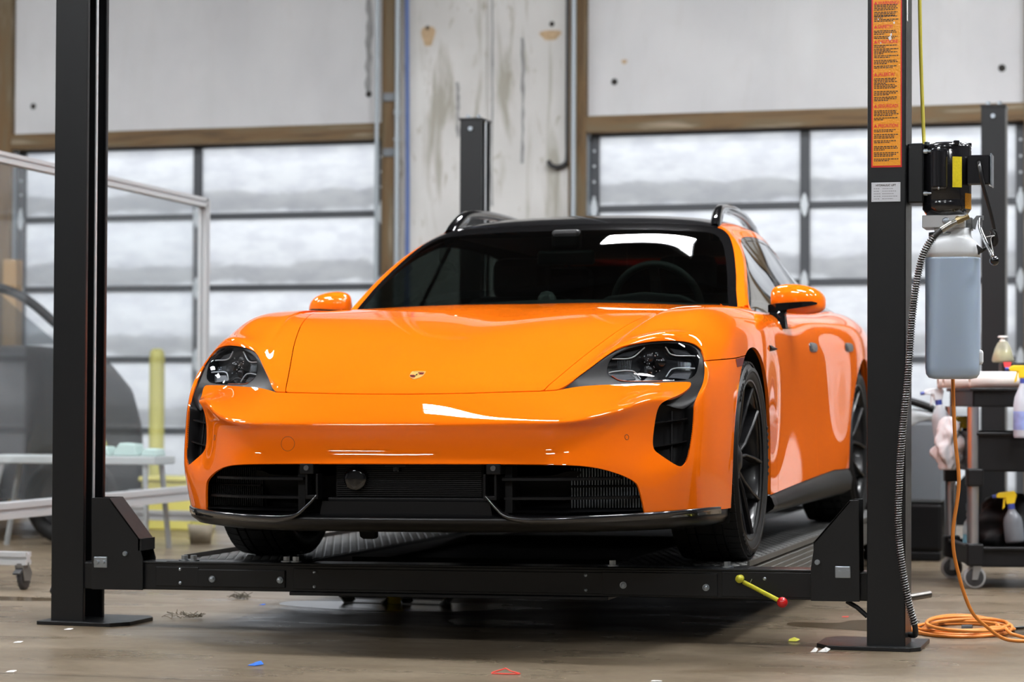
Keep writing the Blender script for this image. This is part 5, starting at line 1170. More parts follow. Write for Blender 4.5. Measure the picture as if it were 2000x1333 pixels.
drip(-3.31, 3.06, 3.95, .035, 1); drip(-2.36, 2.2, 3.9, .012, 2); drip(-2.62, 2.7, 3.1, .02, 3); drip(-2.13, 2.5, 3.4, .018, 5)
rm = mat('rust_patch', (.42, .30, .18), rough=.8, noise=.4, nscale=20)
for s, z, a, b in ((-2.85, 3.44, .05, .09), (-1.925, 3.41, .075, .045), (-1.38, 3.20, .02, .02)):
    n = 18; o = MB().add([(s + a * math.cos(t) * (1 + .25 * math.sin(3 * t)), -.0015, z + b * math.sin(t) * (1 + .2 * math.cos(2 * t))) for t in np.linspace(0, 2 * math.pi, n, endpoint=False)], [tuple(range(n))]); o = wall(o, 'rust_stain', rm, None); o.parent = wb_; o.matrix_parent_inverse = wb_.matrix_world.inverted(); o.matrix_world = WALLM
GREYW = mat('side_wall_paint', (.30, .30, .31), rough=.8, noise=.12, nscale=1.5)
struct(MB().box(XL - .2, XL, YF, 12, 0, WH).build('wall_left', GREYW)); struct(MB().box(XR, XR + .2, YF, 12, 0, WH).build('wall_right', mat('dark_wall_paint', (.10, .09, .085), rough=.8))); struct(MB().box(XL, XR, YF - .2, YF, 0, WH).build('wall_front', mat('front_wall_paint', (.12, .12, .12), rough=.8)))
ce = struct(MB().box(XL - .2, XR + .2, YF - .2, 12, WH, WH + .15).build('ceiling', mat('ceiling_paint', (.045, .045, .048), rough=.8)))
for y in range(-15, 10, 4):
    o = MB().box(XL, XR, y - .06, y + .06, WH - .35, WH).build('ceiling_beam', mat('beam_paint', (.04, .04, .042), rough=.7), ce)
# ceiling lights
LAMP = mat('lamp_diffuser', (.9, .9, .9), rough=.5, emit=(.965, .98, 1), estr=LAMP_STRENGTH); LBODY = mat('lamp_body', (.2, .2, .2), rough=.4)
LZ = 5.1
k = 0
for x, y in LAMPS:
    if True:
        t = empty('ceiling_light', (x, y, LZ)); tag(t, 'long white strip light hanging under the workshop ceiling', 'light', 'ceiling strip lights')
        if k == 0:
            b0 = MB().box(-LAMP_L / 2 - .02, LAMP_L / 2 + .02, -.20, .20, .0, .06, .008).mesh('lamp_housing'); d0 = MB().box(-LAMP_L / 2, LAMP_L / 2, -.185, -.02, -.022, 0, .004).box(-LAMP_L / 2, LAMP_L / 2, .02, .185, -.022, 0, .004).mesh('diffuser'); r0 = MB().tube([(-.4, 0, .06), (-.4, 0, WH - LZ)], .004, 5).tube([(.4, 0, .06), (.4, 0, WH - LZ)], .004, 5).mesh('hanger')
        link('lamp_housing', b0, LBODY, t); link('diffuser', d0, LAMP, t); link('hanger', r0, LBODY, t); k += 1

# ================================================================ THINGS AROUND THE LIFT
# ---- rolling clear screen on the left
ALUX = mat('aluminium_profile', (.50, .51, .52), rough=.4, metal=.25); CLEAR = thin_glass('clear_sheet', (.975, .982, .985), ior=1.3, film=.022, film_col=(.75, .82, .84), boost=.7)
sc_ = empty('rolling_screen', (-2.8, 2.2, 0)); tag(sc_, 'clear sheet screen in an aluminium frame on castors, left of the lift', 'screen')
y1 = 3.08
def profile(a, b, w, nm):
    """slotted aluminium extrusion between two points"""
    a = Vector(a); b = Vector(b); d = (b - a); ln = d.length; d.normalize(); up = Vector((0, 0, 1)) if abs(d.z) < .9 else Vector((1, 0, 0)); s = d.cross(up).normalized(); u2 = s.cross(d)
    h = w / 2; g = w * .13; q = w * .18
    prof = [(-h, -h), (-g, -h), (-g, -h + q), (g, -h + q), (g, -h), (h, -h), (h, -g), (h - q, -g), (h - q, g), (h, g), (h, h), (g, h), (g, h - q), (-g, h - q), (-g, h), (-h, h), (-h, g), (-h + q, g), (-h + q, -g), (-h, -g)]
    n = len(prof); vs = [a + s * p + u2 * r for p, r in prof] + [b + s * p + u2 * r for p, r in prof]
    MB().add(vs, [(i, (i + 1) % n, n + (i + 1) % n, n + i) for i in range(n)] + [tuple(range(n))[::-1], tuple(range(n, 2 * n))]).build(nm, ALUX, sc_)
profile((0, -.4, 1.93), (0, y1, 1.90), .05, 'top_rail'); profile((0, -.4, .30), (0, y1, .305), .075, 'bottom_rail')
profile((0, y1, .14), (0, y1, 1.925), .05, 'upright'); profile((0, -.1, .14), (0, -.1, 1.925), .05, 'upright')
MB().box(-.004, .004, -.38, y1 - .02, .33, 1.90).build('clear_sheet', CLEAR, sc_)
profile((-.46, -.01, .135), (.46, -.01, .135), .055, 'foot_bar'); profile((-.52, y1 + .1, .165), (.42, y1 + .06, .165), .055, 'foot_bar')
CASTW = mat('castor_rubber', (.03, .03, .032), rough=.5); CASTM = mat('castor_steel', (.36, .37, .38), rough=.3, metal=1)
def castor(parent, x, y, z, r=.05, brake=True):
    c = empty('castor', (x, y, 0), parent=parent)
    MB().lathe([(.010, -.012), (r * .8, -.012), (r, -.008), (r, .008), (r * .8, .012), (.010, .012)], (0, .02, r), 'x', 24).build('castor_wheel', CASTW, c)
    MB().prism([(-.012, r - .01), (.045, r - .012), (.06, r + .02), (.03, z), (-.03, z)], -.020, -.016, 'x').prism([(-.012, r - .01), (.045, r - .012), (.06, r + .02), (.03, z), (-.03, z)], .016, .020, 'x').build('castor_fork', CASTM, c)
    MB().cyl((0, 0, z - .012), (0, 0, z + .008), .03, n=20).build('castor_plate', CASTM, c)
    if brake: MB().box(-.018, .018, -.06, -.02, r + .025, r + .034, .003, rot=(R(25), 0, 0)).build('castor_brake', CASTW, c)
for x in (-.43, .43): castor(sc_, x, -.01, .107); castor(sc_, x if x > 0 else -.46, y1 + .09, .137)
# ---- dark car behind the screen
dk = empty('car', (-5.76, 6.25, 0), (0, 0, math.pi)); tag(dk, 'dark grey car parked side-on behind the clear screen', 'car')
DPAINT = mat('dark_paint', (.012, .013, .015), rough=.55, coat=.0, spec=.3); DGLASS = thin_glass('dark_car_glass', (.45, .48, .5), boost=1.3)
# side outline (x forward, z), local; half width per point
top = [(-1.80, .50), (-1.83, .80), (-1.76, 1.02), (-1.5, 1.13), (-.6, 1.10), (.6, 1.06), (1.05, 1.06), (1.6, .97), (2.0, .84), (2.18, .66), (2.2, .45)]
tops = spline(top, 5)
vs = []; secs = []
for x, zt in tops:
    wd = .90 - .16 * max(0, (abs(x) - 1.3) / .9) ** 2; zb = .24 if abs(x) < 2.0 else .34
    ring_ = []
    for t in np.linspace(0, 1, 9):
        a = math.pi * t; y = -math.cos(a); yy = wd * math.copysign(abs(y) ** .45, y); zz = zb + (zt - zb) * (abs(math.sin(a)) ** .45); ring_.append((x, yy, zz))
    secs.append(ring_)
m9 = 9; vs = [p for r_ in secs for p in r_]
fs = [(i * m9 + k, i * m9 + k + 1, (i + 1) * m9 + k + 1, (i + 1) * m9 + k) for i in range(len(secs) - 1) for k in range(m9 - 1)] + [tuple(range(m9)), tuple((len(secs) - 1) * m9 + k for k in range(m9))]
o = MB().add(vs, fs, True).build('body_shell', DPAINT, dk)
# arch discs and wheels
for x in (1.35, -1.35):
    for s in (-1, 1):
        w = empty('wheel', (x, s * .80, .32), parent=dk)
        MB().lathe([(.215, .10), (.30, .11), (.322, .09), (.325, -.09), (.30, -.11), (.215, -.10)], axis='y', n=40).build('tyre', RUBBER, w)
        MB().lathe([(.0001, s * .07), (.05, s * .075), (.06, s * .06), (.19, s * .085), (.216, s * .10), (.216, -s * .08)], axis='y', n=40).build('rim', RIMBLK, w)
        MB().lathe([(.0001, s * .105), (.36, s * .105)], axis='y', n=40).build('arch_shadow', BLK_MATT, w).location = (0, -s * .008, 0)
# cabin frame: pillars and roof, open to see through
def bar(pts, r, nm, m=DPAINT): return MB().tube(spline(pts, 6), r, 8).build(nm, m, dk)
for s in (-1, 1):
    bar([(1.32, s * .80, 1.00), (.95, s * .72, 1.22), (.45, s * .62, 1.44), (-.2, s * .58, 1.53), (-.95, s * .60, 1.51), (-1.30, s * .70, 1.27), (-1.36, s * .74, 1.18), (-1.30, s * .78, 1.12)], .030, 'roof_arch')
    bar([(-.15, s * .84, 1.0), (-.20, s * .62, 1.46)], .028, 'door_pillar'); bar([(.95, s * .86, 1.01), (.88, s * .78, 1.10), (.80, s * .74, 1.28)], .012, 'quarter_bar')
    q = [(1.15, s * .83, 1.02), (.90, s * .74, 1.20), (.45, s * .64, 1.40), (-.18, s * .60, 1.48), (-.95, s * .62, 1.46), (-1.28, s * .74, 1.16)]
    MB().add(q, [tuple(range(6))]).build('side_glass', DGLASS, dk)
P_ = [[(.45, y, 1.46), (-.2, y, 1.55), (-1.0, y, 1.52)] for y in (-.60, -.3, 0, .3, .60)]
P_ = [[(x, y, z - (abs(y) / .6) ** 2 * .03) for x, y, z in r_] for r_ in P_]; P_ = [spline(r_, 5) for r_ in P_]; n_ = len(P_[0])
MB().add([p for r_ in P_ for p in r_], [(i * n_ + k, i * n_ + k + 1, (i + 1) * n_ + k + 1, (i + 1) * n_ + k) for i in range(4) for k in range(n_ - 1)], True).build('roof', DPAINT, dk)
MB().add([(1.32, -.80, 1.0), (1.32, .80, 1.0), (.47, .60, 1.45), (.47, -.60, 1.45)], [(0, 1, 2, 3)]).build('windshield', DGLASS, dk)
for y in (-.38, .38): MB().box(-.45, -.28, y - .24, y + .24, .6, 1.28, .06, rot=(0, R(-12), 0)).build('seat', BLK_MATT, dk)
t = empty('spare_tyre', (-3.56, 5.24, .252)); tag(t, 'black tyre standing on the floor behind the screen bottom rail', 'tyre')
MB().lathe([(.16, -.09), (.22, -.10), (.248, -.08), (.252, 0), (.248, .08), (.22, .10), (.16, .09)], axis='y', n=48, closed=True).build('tyre_carcass', RUBBER, t); MB().lathe([(.0001, -.05), (.05, -.055), (.15, -.075), (.165, -.088), (.165, .08)], axis='y', n=40).build('wheel_rim', RIMBLK, t)
# ---- low bench with things on it, yellow post and tub behind the screen
bn = empty('low_bench', (-3.35, 4.95, 0)); tag(bn, 'low pale folding bench behind the clear screen', 'bench')
BW = mat('bench_grey', (.34, .36, .36), rough=.6)
MB().box(-.53, .47, -.14, .14, .462, .505, .006).build('bench_top', BW, bn)
for x, dx in ((-.44, -.10), (.40, .03)):
    for y in (-.11, .11): MB().tube([(x, y, .46), (x + dx, y * 1.4, .0)], .016, 8).build('bench_leg', mat('bench_leg_grey', (.25, .26, .26), rough=.5), bn)
MINT = mat('mint_plastic', (.36, .48, .45), rough=.7); YEL = mat('yellow_plastic', (.42, .39, .08), rough=.6); 
for i, (x, w, h) in enumerate(((-3.27, .09, .05), (-3.09, .07, .065), (-2.95, .05, .04))):
    o = MB().prism([(-w, 0), (w, 0), (w * .8, h), (-w * .5, h * 1.1), (-w * .9, h * .5)], -.06, .06, 'y', .008).build('cleaning_cloth', MINT); o.location = (x, 4.95, .505); tag(o, ['folded mint cloth nearest the bench middle', 'taller mint cloth beside the yellow cloth', 'small mint cloth at the bench end'][i], 'cloth', 'mint cloths on the bench')
o = MB().prism([(-.05, 0), (.05, 0), (.04, .03), (-.03, .035)], -.05, .05, 'y', .006).build('yellow_cloth', YEL); o.location = (-3.28, 4.93, .560); tag(o, 'yellow cloth on top of the mint cloth on the bench', 'cloth')
t = empty('storage_tub', (-3.62, 6.95, 0)); tag(t, 'pale yellow tub on the floor behind the bench', 'tub')
MB().prism([(-.17, .0), (.17, 0), (.20, .30), (-.20, .30)], -.16, .16, 'y', .012).build('tub_body', mat('tub_yellow', (.66, .60, .16), rough=.5), t); MB().box(-.215, .215, -.175, .175, .30, .33, .01).build('tub_lid', MATS['tub_yellow'], t)
o = MB().lathe([(.0001, 1.17), (.035, 1.165), (.052, 1.14), (.055, 1.10), (.055, .02), (.075, .02), (.075, 0)], n=24).build('bollard', YEL); o.location = (-4.66, 9.0, 0); tag(o, 'yellow steel bollard in front of the roll-up door', 'bollard')
o = MB().box(-.05, .05, -.05, .05, 0, 1.75, .006).build('rack_upright', mat('rack_ochre', (.28, .17, .07), rough=.6)); o.location = (-5.25, 7.9, 0); tag(o, 'ochre steel upright standing behind the dark car', 'post')
t = empty('scrub_bucket', (-2.93, 5.58, 0)); tag(t, 'small bucket with a yellow rag behind the screen castor', 'bucket')
MB().lathe([(.0001, .004), (.055, .004), (.07, .11), (.074, .11), (.058, 0), (.0001, 0)], n=24).build('bucket_shell', mat('bucket_brown', (.20, .17, .12), rough=.6), t); MB().sphere((0, 0, .115), .06, 12, (1, 1, .7)).build('rag', YEL, t)
# ---- service cart on the right
ct = empty('utility_cart', (1.66, 3.93, 0), (0, 0, R(14))); tag(ct, 'black three-shelf utility cart with aluminium legs, right of the lift', 'cart')
CB = mat('cart_black', (.0055, .0055, .0065), rough=.45, spec=.35); CP = mat('cart_post', (.55, .56, .60), rough=.33, metal=.95)
CW, CD = .215, .325
def tray(z, h, nm):
    t = .012
    mb = MB().box(-CW, CW, -CD, CD, z - h, z - h + t, .004)
    for a in ((-CW, CW, -CD, -CD + t), (-CW, CW, CD - t, CD), (-CW, -CW + t, -CD, CD), (CW - t, CW, -CD, CD)): mb.box(*a, z - h, z, .003)
    mb.box(-CW - .014, CW + .014, -CD - .014, -CD + .006, z - .016, z, .005).box(-CW - .014, CW + .014, CD - .006, CD + .014, z - .016, z, .005).box(-CW - .014, -CW + .006, -CD, CD, z - .016, z, .005).box(CW - .006, CW + .014, -CD, CD, z - .016, z, .005)
    mb.build(nm, CB, ct)
tray(.885, .085, 'tray'); tray(.69, .175, 'tray'); tray(.185, .09, 'tray')
for x in (-CW + .008, CW - .008):
    for y in (-CD + .008, CD - .008):
        MB().cyl((x - .006 * np.sign(-x), y, .165), (x - .006 * np.sign(-x), y, .80), .0255, n=20).build('leg', CP, ct)
        for z0, z1 in ((.45, .53), (.10, .20)): MB().box(x - .036, x + .036, y - .036, y + .036, z0, z1, .008).build('corner_block', CB, ct)
        c = empty('castor', (x, y, 0), parent=ct); r = .05
        MB().lathe([(.0001, -.016), (.034, -.016), (.040, -.014), (.040, .014), (.034, .016), (.0001, .016)], (0, 0, r), 'y', 28).build('wheel_centre', CASTW, c)
        MB().lathe([(.039, -.014), (.048, -.014), (.050, -.010), (.050, .010), (.048, .014), (.039, .014)], (0, 0, r), 'y', 32).build('wheel_tread', mat('tread_grey', (.30, .30, .30), rough=.5), c)
        for q in (-.021, .019): MB().prism([(-.012, .040), (.012, .040), (.030, .105), (-.006, .105)], q, q + .003, 'y').build('castor_fork', mat('fork_zinc', (.50, .53, .56), rough=.3, metal=.9), c)
MB().prism([(-.05, .885), (.05, .885), (.04, .93), (-.04, .93)], -CD - .1, -CD + .01, 'y', .006).build('handle_stub', CB, ct).location = (-.17, .62, -.02)
def in_cart(o, x, y, z, rz=0):
    M_ = Matrix.Translation((1.66, 3.93, 0)) @ Matrix.Rotation(R(14), 4, 'Z'); o.location = M_ @ Vector((x, y, z)); o.rotation_euler = (0, 0, R(14) + rz); return o
PAPER = mat('paper_white', (.78, .77, .75), rough=.8)
rolls = (('thick white paper roll lying along the front of the cart top', .020, -.27, .036, .24), ('white paper roll lying behind the front roll on the cart', -.05, -.10, .034, .26), ('lower white paper roll peeking out left of the cart', -.06, .06, .032, .25))
for lab, x, y, r, hl in rolls:
    t = empty('paper_roll'); MB().lathe([(.012, -hl), (r, -hl), (r, hl), (.012, hl)], axis='x', n=28, closed=True).build('paper', PAPER, t); MB().lathe([(.0105, -hl - .001), (.012, -hl - .001), (.012, hl + .001), (.0105, hl + .001)], axis='x', n=20, closed=True).build('core', mat('cardboard', (.30, .19, .10), rough=.8), t)
    in_cart(t, x, y, .885 + r + .0); tag(t, lab, 'paper roll', 'paper rolls on the cart')
o = MB().box(-.10, .12, -.05, .05, 0, .045, .006).build('tool_case', CB); in_cart(o, .06, -.02, .955); tag(o, 'flat black case resting on the paper rolls', 'case')
def pear_bottle():
    t = empty('soap_bottle'); MB().lathe([(.0001, 0), (.045, .001), (.050, .010), (.046, .03), (.036, .065), (.024, .090), (.014, .098)], n=28).build('bottle_body', thin_glass('bottle_clear', (.80, .78, .62), film=.30, film_col=(.72, .70, .55)), t)
    MB().lathe([(.014, .094), (.016, .100), (.010, .106), (.008, .112), (.022, .114), (.024, .118), (.018, .121), (.0001, .121)], n=24).build('pump_cap', PAPER, t)
    MB().lathe([(.0001, .004), (.040, .006), (.041, .03), (.033, .055), (.0001, .055)], n=24).build('soap', mat('soap_olive', (.30, .28, .10), rough=.3), t); return t
t = pear_bottle(); in_cart(t, -.03, -.03, 1.0); tag(t, 'pear-shaped clear soap bottle standing on the black case', 'bottle')
o = MB().prism([(-.018, 0), (.02, .0), (.012, -.03), (-.006, -.035)], -.004, .0, 'y').build('red_tag', mat('tag_red', (.70, .05, .06), rough=.5)); in_cart(o, -.02, -.075, 1.002); tag(o, 'small red tag hanging at the foot of the soap bottle', 'tag')
def spray_bottle(body_col, trig_col, cap_col, h=.17, label=None):
    t = empty('spray_bottle'); bm_ = thin_glass('spray_body_%d' % len(MATS), body_col, film=.55, film_col=body_col)
    MB().lathe([(.0001, 0), (.040, .001), (.043, .012), (.043, h * .60), (.038, h * .74), (.020, h * .93), (.014, h)], n=28).build('bottle_body', bm_, t)
    if label: MB().lathe([(.0435, h * .15), (.0438, h * .16), (.0438, h * .48), (.0435, h * .49)], n=28).build('bottle_label', label, t)
    MB().cyl((0, 0, h), (0, 0, h + .022), .016, n=20).build('collar', cap_col, t)
    MB().prism([(-.020, h + .022), (.016, h + .022), (.022, h + .04), (.030, h + .06), (.020, h + .078), (-.045, h + .078), (-.062, h + .068), (-.060, h + .054), (-.022, h + .050)], -.013, .013, 'y', .004).build('trigger_head', trig_col, t)
    MB().prism([(-.030, h + .052), (-.022, h + .052), (-.028, h + .01), (-.040, h + .0)], -.006, .006, 'y', .002).build('trigger', trig_col, t)
    MB().cyl((-.060, 0, h + .062), (-.078, 0, h + .062), .008, n=12).build('nozzle', cap_col, t); return t
SY = mat('spray_yellow', (.85, .58, .02), rough=.35); SB = mat('spray_blue', (.05, .08, .34), rough=.4); SW = mat('spray_white', (.72, .76, .80), rough=.4); LBL = mat('label_blue', (.25, .32, .62), rough=.5, noise=.4, nscale=30)
t = spray_bottle((.78, .82, .90), SY, SB, .24, LBL); in_cart(t, .03, -.385, .66, R(0)); t.location = (1.750, 3.545, .665); t.rotation_euler = (0, 0, 0); tag(t, 'large clear spray bottle with yellow trigger hanging on the cart rim', 'spray bottle')
t = spray_bottle((.75, .78, .82), SW, SB, .19, None); t.location = (1.372, 3.95, .62); t.rotation_euler = (0, R(-8), R(20)); tag(t, 'spray bottle with white trigger and blue collar at the cart corner', 'spray bottle')
t = spray_bottle((.28, .30, .33), SY, SB, .15, None); t.location = (1.705, 3.685, .20); t.rotation_euler = (0, R(-6), R(10)); tag(t, 'spray bottle with yellow trigger on the lowest cart shelf', 'spray bottle')
t = spray_bottle((.72, .60, .10), mat('spray_mustard', (.50, .33, .02), rough=.4), BLK_PLASTIC, .15, None); t.location = (1.455, 4.10, .528); t.rotation_euler = (0, 0, R(40)); tag(t, 'mustard yellow spray bottle behind the orange cord on the cart', 'spray bottle')
t = empty('water_bottle', (1.478, 4.05, .108)); MB().lathe([(.0001, 0), (.030, .001), (.032, .01), (.032, .13), (.026, .16), (.013, .178), (.013, .19)], n=24).build('bottle_body', thin_glass('pet_clear', (.80, .85, .88), film=.25), t); MB().lathe([(.0325, .045), (.0328, .05), (.0328, .10), (.0325, .105)], n=24).build('bottle_label', mat('label_wave', (.20, .45, .72), rough=.4, noise=.8, nscale=25), t); MB().cyl((0, 0, .188), (0, 0, .205), .015, n=20).build('bottle_cap', SW, t); tag(t, 'clear water bottle with a blue and white label on the lowest shelf', 'bottle')
from mathutils import noise as mnoise
def bag_mesh(n_u, n_v, hw, hd, hh, seed, amp=.15):
    r_ = np.random.default_rng(seed); ph = r_.uniform(0, 6.28, (4, 2)); vs = []
    for i in range(n_v + 1):
        t = i / n_v
        for k in range(n_u):
            a = 2 * math.pi * k / n_u; w = math.sin(math.pi * (t * .86 + .10)) ** .6
            f = w * (1 + amp * sum(math.sin((j + 2) * a + ph[j, 0] + 5 * t * (j + 1) / 2) * .4 for j in range(4)) + amp * 1.6 * mnoise.noise(Vector((2.2 * math.cos(a) + seed, 2.2 * math.sin(a), 5 * t))) + amp * .9 * abs(mnoise.noise(Vector((5 * math.cos(a), 5 * math.sin(a) + seed, 11 * t))))); vs.append((hw * f * math.cos(a), hd * f * math.sin(a), hh * t))
    fs = [(i * n_u + k, i * n_u + (k + 1) % n_u, (i + 1) * n_u + (k + 1) % n_u, (i + 1) * n_u + k) for i in range(n_v) for k in range(n_u)] + [tuple(range(n_u))[::-1], tuple(n_v * n_u + k for k in range(n_u))]
    return MB().add(vs, fs, True)
o = bag_mesh(48, 26, .055, .045, .24, 3, .32).build('plastic_bag', mat('bag_white', (.62, .60, .62), rough=.4)); o.location = (1.405, 3.80, .515); tag(o, 'crumpled white plastic bag hanging at the cart corner', 'bag')
o = bag_mesh(28, 12, .16, .22, .30, 5, .2).build('bin_liner_heap', mat('bag_black', (.005, .005, .006), rough=.6, spec=.3)); o.location = (1.66, 3.96, .107); tag(o, 'black plastic bag slumped on the lowest cart shelf', 'bag')
o = bag_mesh(20, 10, .07, .06, .07, 9, .25).build('blue_rag', mat('rag_blue', (.10, .22, .55), rough=.8)); o.location = (1.80, 3.80, .18); tag(o, 'crumpled blue rag at the edge of the lowest shelf', 'rag')
# ---- grey bin with a liner behind the cart
bn2 = empty('waste_bin', (1.02, 5.55, 0)); tag(bn2, 'tall grey waste bin with a bag over its rim beside the cart', 'bin')
MB().prism([(-.20, .30), (.22, .30), (.24, .72), (-.22, .72)], -.2, .2, 'y', .02).build('bin_body', mat('bin_grey', (.13, .15, .17), rough=.5), bn2); MB().box(-.21, .21, -.19, .19, .05, .30, .02).build('bin_base', BLK_PLASTIC, bn2)
MB().box(-.20, .20, -.18, .18, .0, .05, .01).build('bin_dolly', BLK_PLASTIC, bn2)
bag_mesh(32, 8, .25, .23, .16, 11, .12).build('bin_liner', mat('liner_clear', (.42, .46, .48), rough=.3), bn2).location = (0, 0, .66)
MB().tube(spline([(-.12, -.2, .79), (-.02, -.22, .83), (.09, -.21, .81), (.17, -.2, .78)], 6), .02, 8).build('liner_ring', BLK_PLASTIC, bn2)
o = bag_mesh(24, 10, .16, .12, .16, 21, .3).build('canvas_bundle', mat('canvas_tan', (.26, .23, .16), rough=.9)); o.location = (.78, 7.9, 0); tag(o, 'bundled tan canvas on the floor behind the lift post', 'canvas')
# ---- orange extension lead: drop, sweep and coil
OC = mat('cord_orange', (.62, .20, .025), rough=.5)
ec = empty('extension_lead', (0, 0, 0)); tag(ec, 'orange extension lead dropping behind the reservoir to a coil on the floor', 'cord')
CR_ = .0062
MB().tube(spline([(1.672, .86, 1.33), (1.672, .925, 1.15), (1.675, .93, .93), (1.682, .93, .72), (1.696, .93, .55), (1.676, .93, .38), (1.688, .96, .26), (1.73, 1.0, .12), (1.785, 1.05, .055), (1.83, 1.10, .018), (1.88, 1.14, CR_), (1.98, 1.16, CR_), (2.15, 1.2, CR_), (2.4, 1.5, CR_)], 10), CR_, 8).build('lead_drop', OC, ec)
pts = []
r_ = np.random.default_rng(4)
for i in range(7 * 24):
    a = 2 * math.pi * i / 24; q = i // 24; rx_ = .165 - .012 * (q % 4) + .01 * math.sin(a * .37 + q); ry_ = .30 - .03 * (q % 3) + .02 * math.cos(a * .29)
    cx_ = 1.655 + .012 * math.sin(q * 2.1) + .03 * (q > 4); cy_ = 1.50 + .03 * math.cos(q * 1.7)
    pts.append((cx_ + rx_ * math.cos(a), cy_ + ry_ * math.sin(a), CR_ + .0095 * min(q, 3) * (.5 + .5 * math.sin(a * .5 + q)) ** 1.0))
pts += [(1.85, 1.24, .02), (1.95, 1.20, CR_), (2.1, 1.22, CR_), (2.3, 1.35, CR_)]
MB().tube(spline(pts, 2), CR_, 7).build('lead_coil', OC, ec)
MB().tube(spline([(1.98, 1.45, CR_), (1.935, 1.62, .02), (1.925, 1.75, .03), (1.95, 1.80, .03), (2.05, 1.78, CR_)], 8), CR_, 7).build('lead_loop', OC, ec)
MB().cyl((1.672, 1.33, .022), (1.71, 1.33, .024), .017, n=18).cyl((1.632, 1.34, .016), (1.672, 1.33, .020), .008, n=12).build('lead_plug', CORD, ec)
o = MB().tube(spline([(1.735, 1.75, .006), (1.76, 1.70, .02), (1.79, 1.62, .006), (1.86, 1.66, .006), (1.97, 1.78, .006), (2.2, 1.85, .006)], 8), .0055, 8).build('black_cable', CORD); tag(o, 'thin black cable lying on the floor beyond the orange coil', 'cord')
# ---- bits on the floor
def scrap(name, label, cat, m, pts, loc, th=.0012):
    n = len(pts); o = MB().add([(x, y, z + th) for x, y, z in pts] + [(x, y, z) for x, y, z in pts], [tuple(range(n)), tuple(range(2 * n - 1, n - 1, -1))] + [(i, n + i, n + (i + 1) % n, (i + 1) % n) for i in range(n)]).build(name, m); o.location = loc; tag(o, label, cat); return o
BT = mat('tape_blue', (.02, .13, .60), rough=.4); CF = mat('plastic_clear', (.68, .68, .66), rough=.25)
scrap('tape_scrap', 'crumpled scrap of blue tape on the bare floor', 'tape', BT, [(-.022, -.012, 0), (.004, -.016, .001), (.024, .004, .004), (.008, .02, .012), (-.006, .012, .008), (-.018, .02, .003)], (-.345, -.327, .0005))
o = MB().tube(spline([(-.04, .0, .002), (-.01, .012, .012), (.0, .016, .015), (.02, .006, .008), (.05, -.006, .003), (.02, -.012, .002), (-.02, -.012, .002)], 5, True), .0022, 6).build('red_band', mat('band_red', (.75, .05, .03), rough=.5)); o.location = (.453, -.331, .001); tag(o, 'loose loop of thin red band on the floor', 'band')
scrap('yellow_scrap', 'crumpled yellow scrap near the right lift foot', 'scrap', mat('scrap_yellow', (.62, .60, .05), rough=.6), [(-.018, -.012, 0), (.014, -.016, .002), (.02, .01, .006), (0, .018, .012), (-.016, .01, .006)], (1.135, .943, .0005))
for i, (x, y, s) in enumerate(((1.286, .613, .020), (1.255, .60, .012))):
    scrap('clear_scrap', ['torn clear plastic scrap in front of the right lift foot', 'tiny clear plastic shard beside the torn scrap'][i], 'scrap', CF, [(-s, -s * .6, 0), (s * .6, -s, .002), (s, s * .3, .010), (s * .1, s, .014), (-s * .8, s * .6, .003)], (x, y, .0005))
pb = [(90, 'small white paper flake in front of the left lift foot', -1.40, .58), (0, 'white flake nearest the left edge of the floor', -1.36, .10), (0, 'flat white flake near the lower left floor joint', -.98, -.72)]
for i, (_, lab, x, y) in enumerate(pb): scrap('paper_flake', lab, 'scrap', PAPER, [(-.014, -.008, 0), (.012, -.01, .001), (.016, .006, .004), (-.006, .012, .003)], (x, y, .0005))
scrap('pale_flake', 'pale flat flake on the floor in front of the lift shadow', 'scrap', PAPER, [(-.016, -.006, 0), (.014, -.008, .001), (.016, .004, .001), (-.012, .008, .001)], (.93, -.38, .0005))
def fluff(name, label, loc, L, n, m):
    mb = MB(); r_ = np.random.default_rng(int(abs(loc[0] * 100)))
    for k in range(n):
        p = np.array([r_.uniform(-L, L), r_.uniform(-.03, .03), .006 + r_.uniform(0, .012)]); q = p + r_.normal(0, .012, 3) * [1.6, 1, .6]; s = p + r_.normal(0, .012, 3) * [1.6, 1, .6]
        q[2] = abs(q[2]); s[2] = abs(s[2]); mb.tube([tuple(q), tuple(p), tuple(s)], .0016, 4)
    o = mb.build(name, m); o.location = loc; tag(o, label, 'lint'); o['kind'] = 'stuff'
LINT = mat('lint_grey', (.26, .23, .18), rough=.9)
fluff('lint_clump', 'long grey clump of lint beside the left base plate', (-1.19, 1.13, 0), .07, 36, LINT); 
fluff('lint_clump', 'grey clump of lint under the left beam end', (-1.32, 2.05, 0), .035, 34, mat('lint_green', (.14, .13, .10), rough=.9))
scrap('blue_speck', 'tiny blue speck of tape under the left beam', 'tape', BT, [(-.012, -.008, 0), (.01, -.01, .001), (.012, .008, .004), (-.004, .012, .003)], (-1.12, 1.78, .0005))
scrap('red_speck', 'tiny red scrap on the floor behind the red ball', 'scrap', mat('scrap_red', (.60, .06, .05), rough=.5), [(-.012, -.006, 0), (.012, -.008, .001), (.014, .006, .003), (-.01, .008, .002)], (1.18, 1.95, .0005))
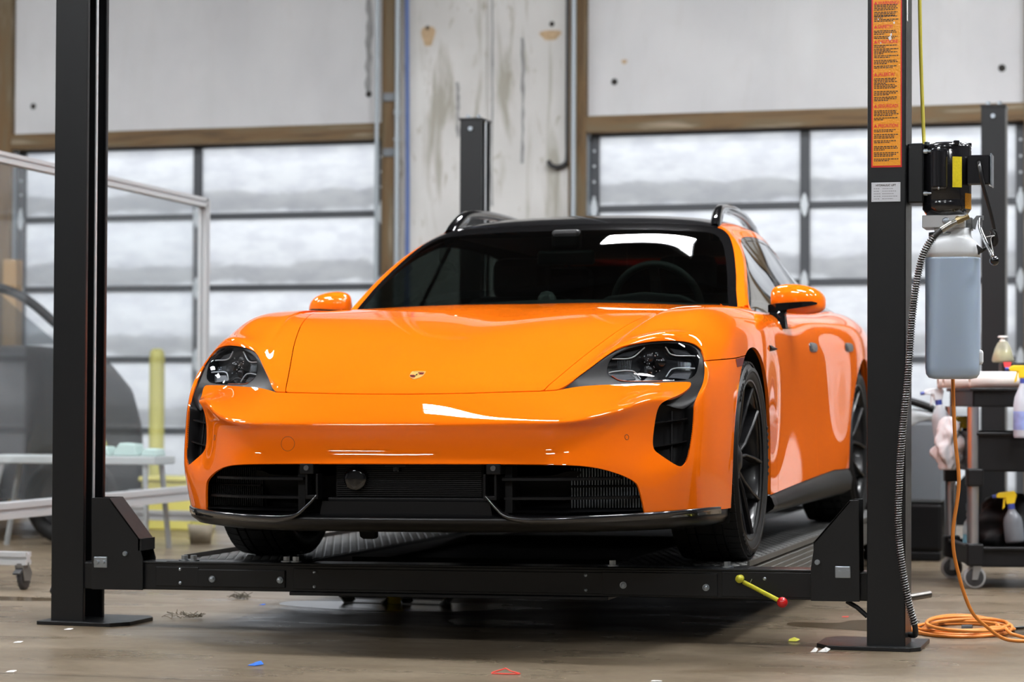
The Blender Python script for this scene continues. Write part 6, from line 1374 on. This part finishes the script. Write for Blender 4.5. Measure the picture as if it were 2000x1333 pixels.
# puddles: wet stains with their own shape
def puddle(name, label, pts, loc, m):
    P = spline(pts, 6, True); o = MB().add([(x, y, .0008) for x, y in P], [tuple(range(len(P)))]).build(name, m); o.location = loc; tag(o, label, 'stain'); return o
WET = mat('wet_stain', (.105, .075, .045), rough=.12, noise=.3, nscale=12); OIL = mat('oily_film', (.06, .057, .054), rough=.16)
puddle('wet_patch', 'dark wet patch on the floor behind the right gusset', [(-.18, -.10), (-.02, -.16), (.16, -.22), (.22, -.10), (.10, .02), (.22, .10), (.24, .26), (.02, .22), (-.04, .08), (-.2, .05)], (1.22, 1.62, 0), WET)
puddle('wet_patch', 'thin wet smear beside the left lift foot', [(-.5, -.06), (-.1, -.10), (.3, -.05), (.35, .06), (0, .1), (-.45, .08)], (-2.3, 1.75, 0), WET)
puddle('wet_patch', 'damp patch around the orange cord on the floor', [(-.10, -.12), (.1, -.16), (.3, -.05), (.28, .12), (.05, .18), (-.08, .08)], (1.87, 1.50, 0), WET)
puddle('oil_film', 'shiny oily film under the front of the car', [(-.42, -.10), (-.1, -.22), (.3, -.18), (.45, .05), (.2, .2), (-.2, .16), (-.45, .1)], (-.62, 1.9, 0), OIL)
t = empty('drain_cup', (-.645, 2.02, 0)); tag(t, 'yellow plastic cup standing on the floor under the car', 'cup')
MB().lathe([(.0001, .001), (.026, .001), (.030, .004), (.034, .05), (.036, .05), (.038, .054), (.038, .075), (.0001, .078)], n=24).build('cup_body', mat('cup_yellow', (.90, .74, .03), rough=.4), t); MB().lathe([(.0385, .054), (.041, .056), (.041, .064), (.0385, .066)], n=24).build('cup_ring', MATS['cup_yellow'], t)
for i, (x, y) in enumerate(((-.77, 2.06), (-.53, 2.08))):
    t = empty('metal_tray', (x, y, 0)); tag(t, ['shallow metal tray left of the yellow cup', 'shallow metal tray right of the yellow cup'][i], 'tray'); MB().prism([(-.08, 0), (.08, 0), (.10, .025), (.094, .025), (.076, .004), (-.076, .004), (-.094, .025), (-.10, .025)], -.07, .07, 'y').build('tray_body', mat('tray_metal', (.40, .40, .40), rough=.25, metal=1), t); MB().tube([(-.10, -.07, .025), (.10, -.07, .025), (.10, .07, .025), (-.10, .07, .025), (-.10, -.07, .025)], .003, 6).build('tray_rim', MATS['tray_metal'], t)
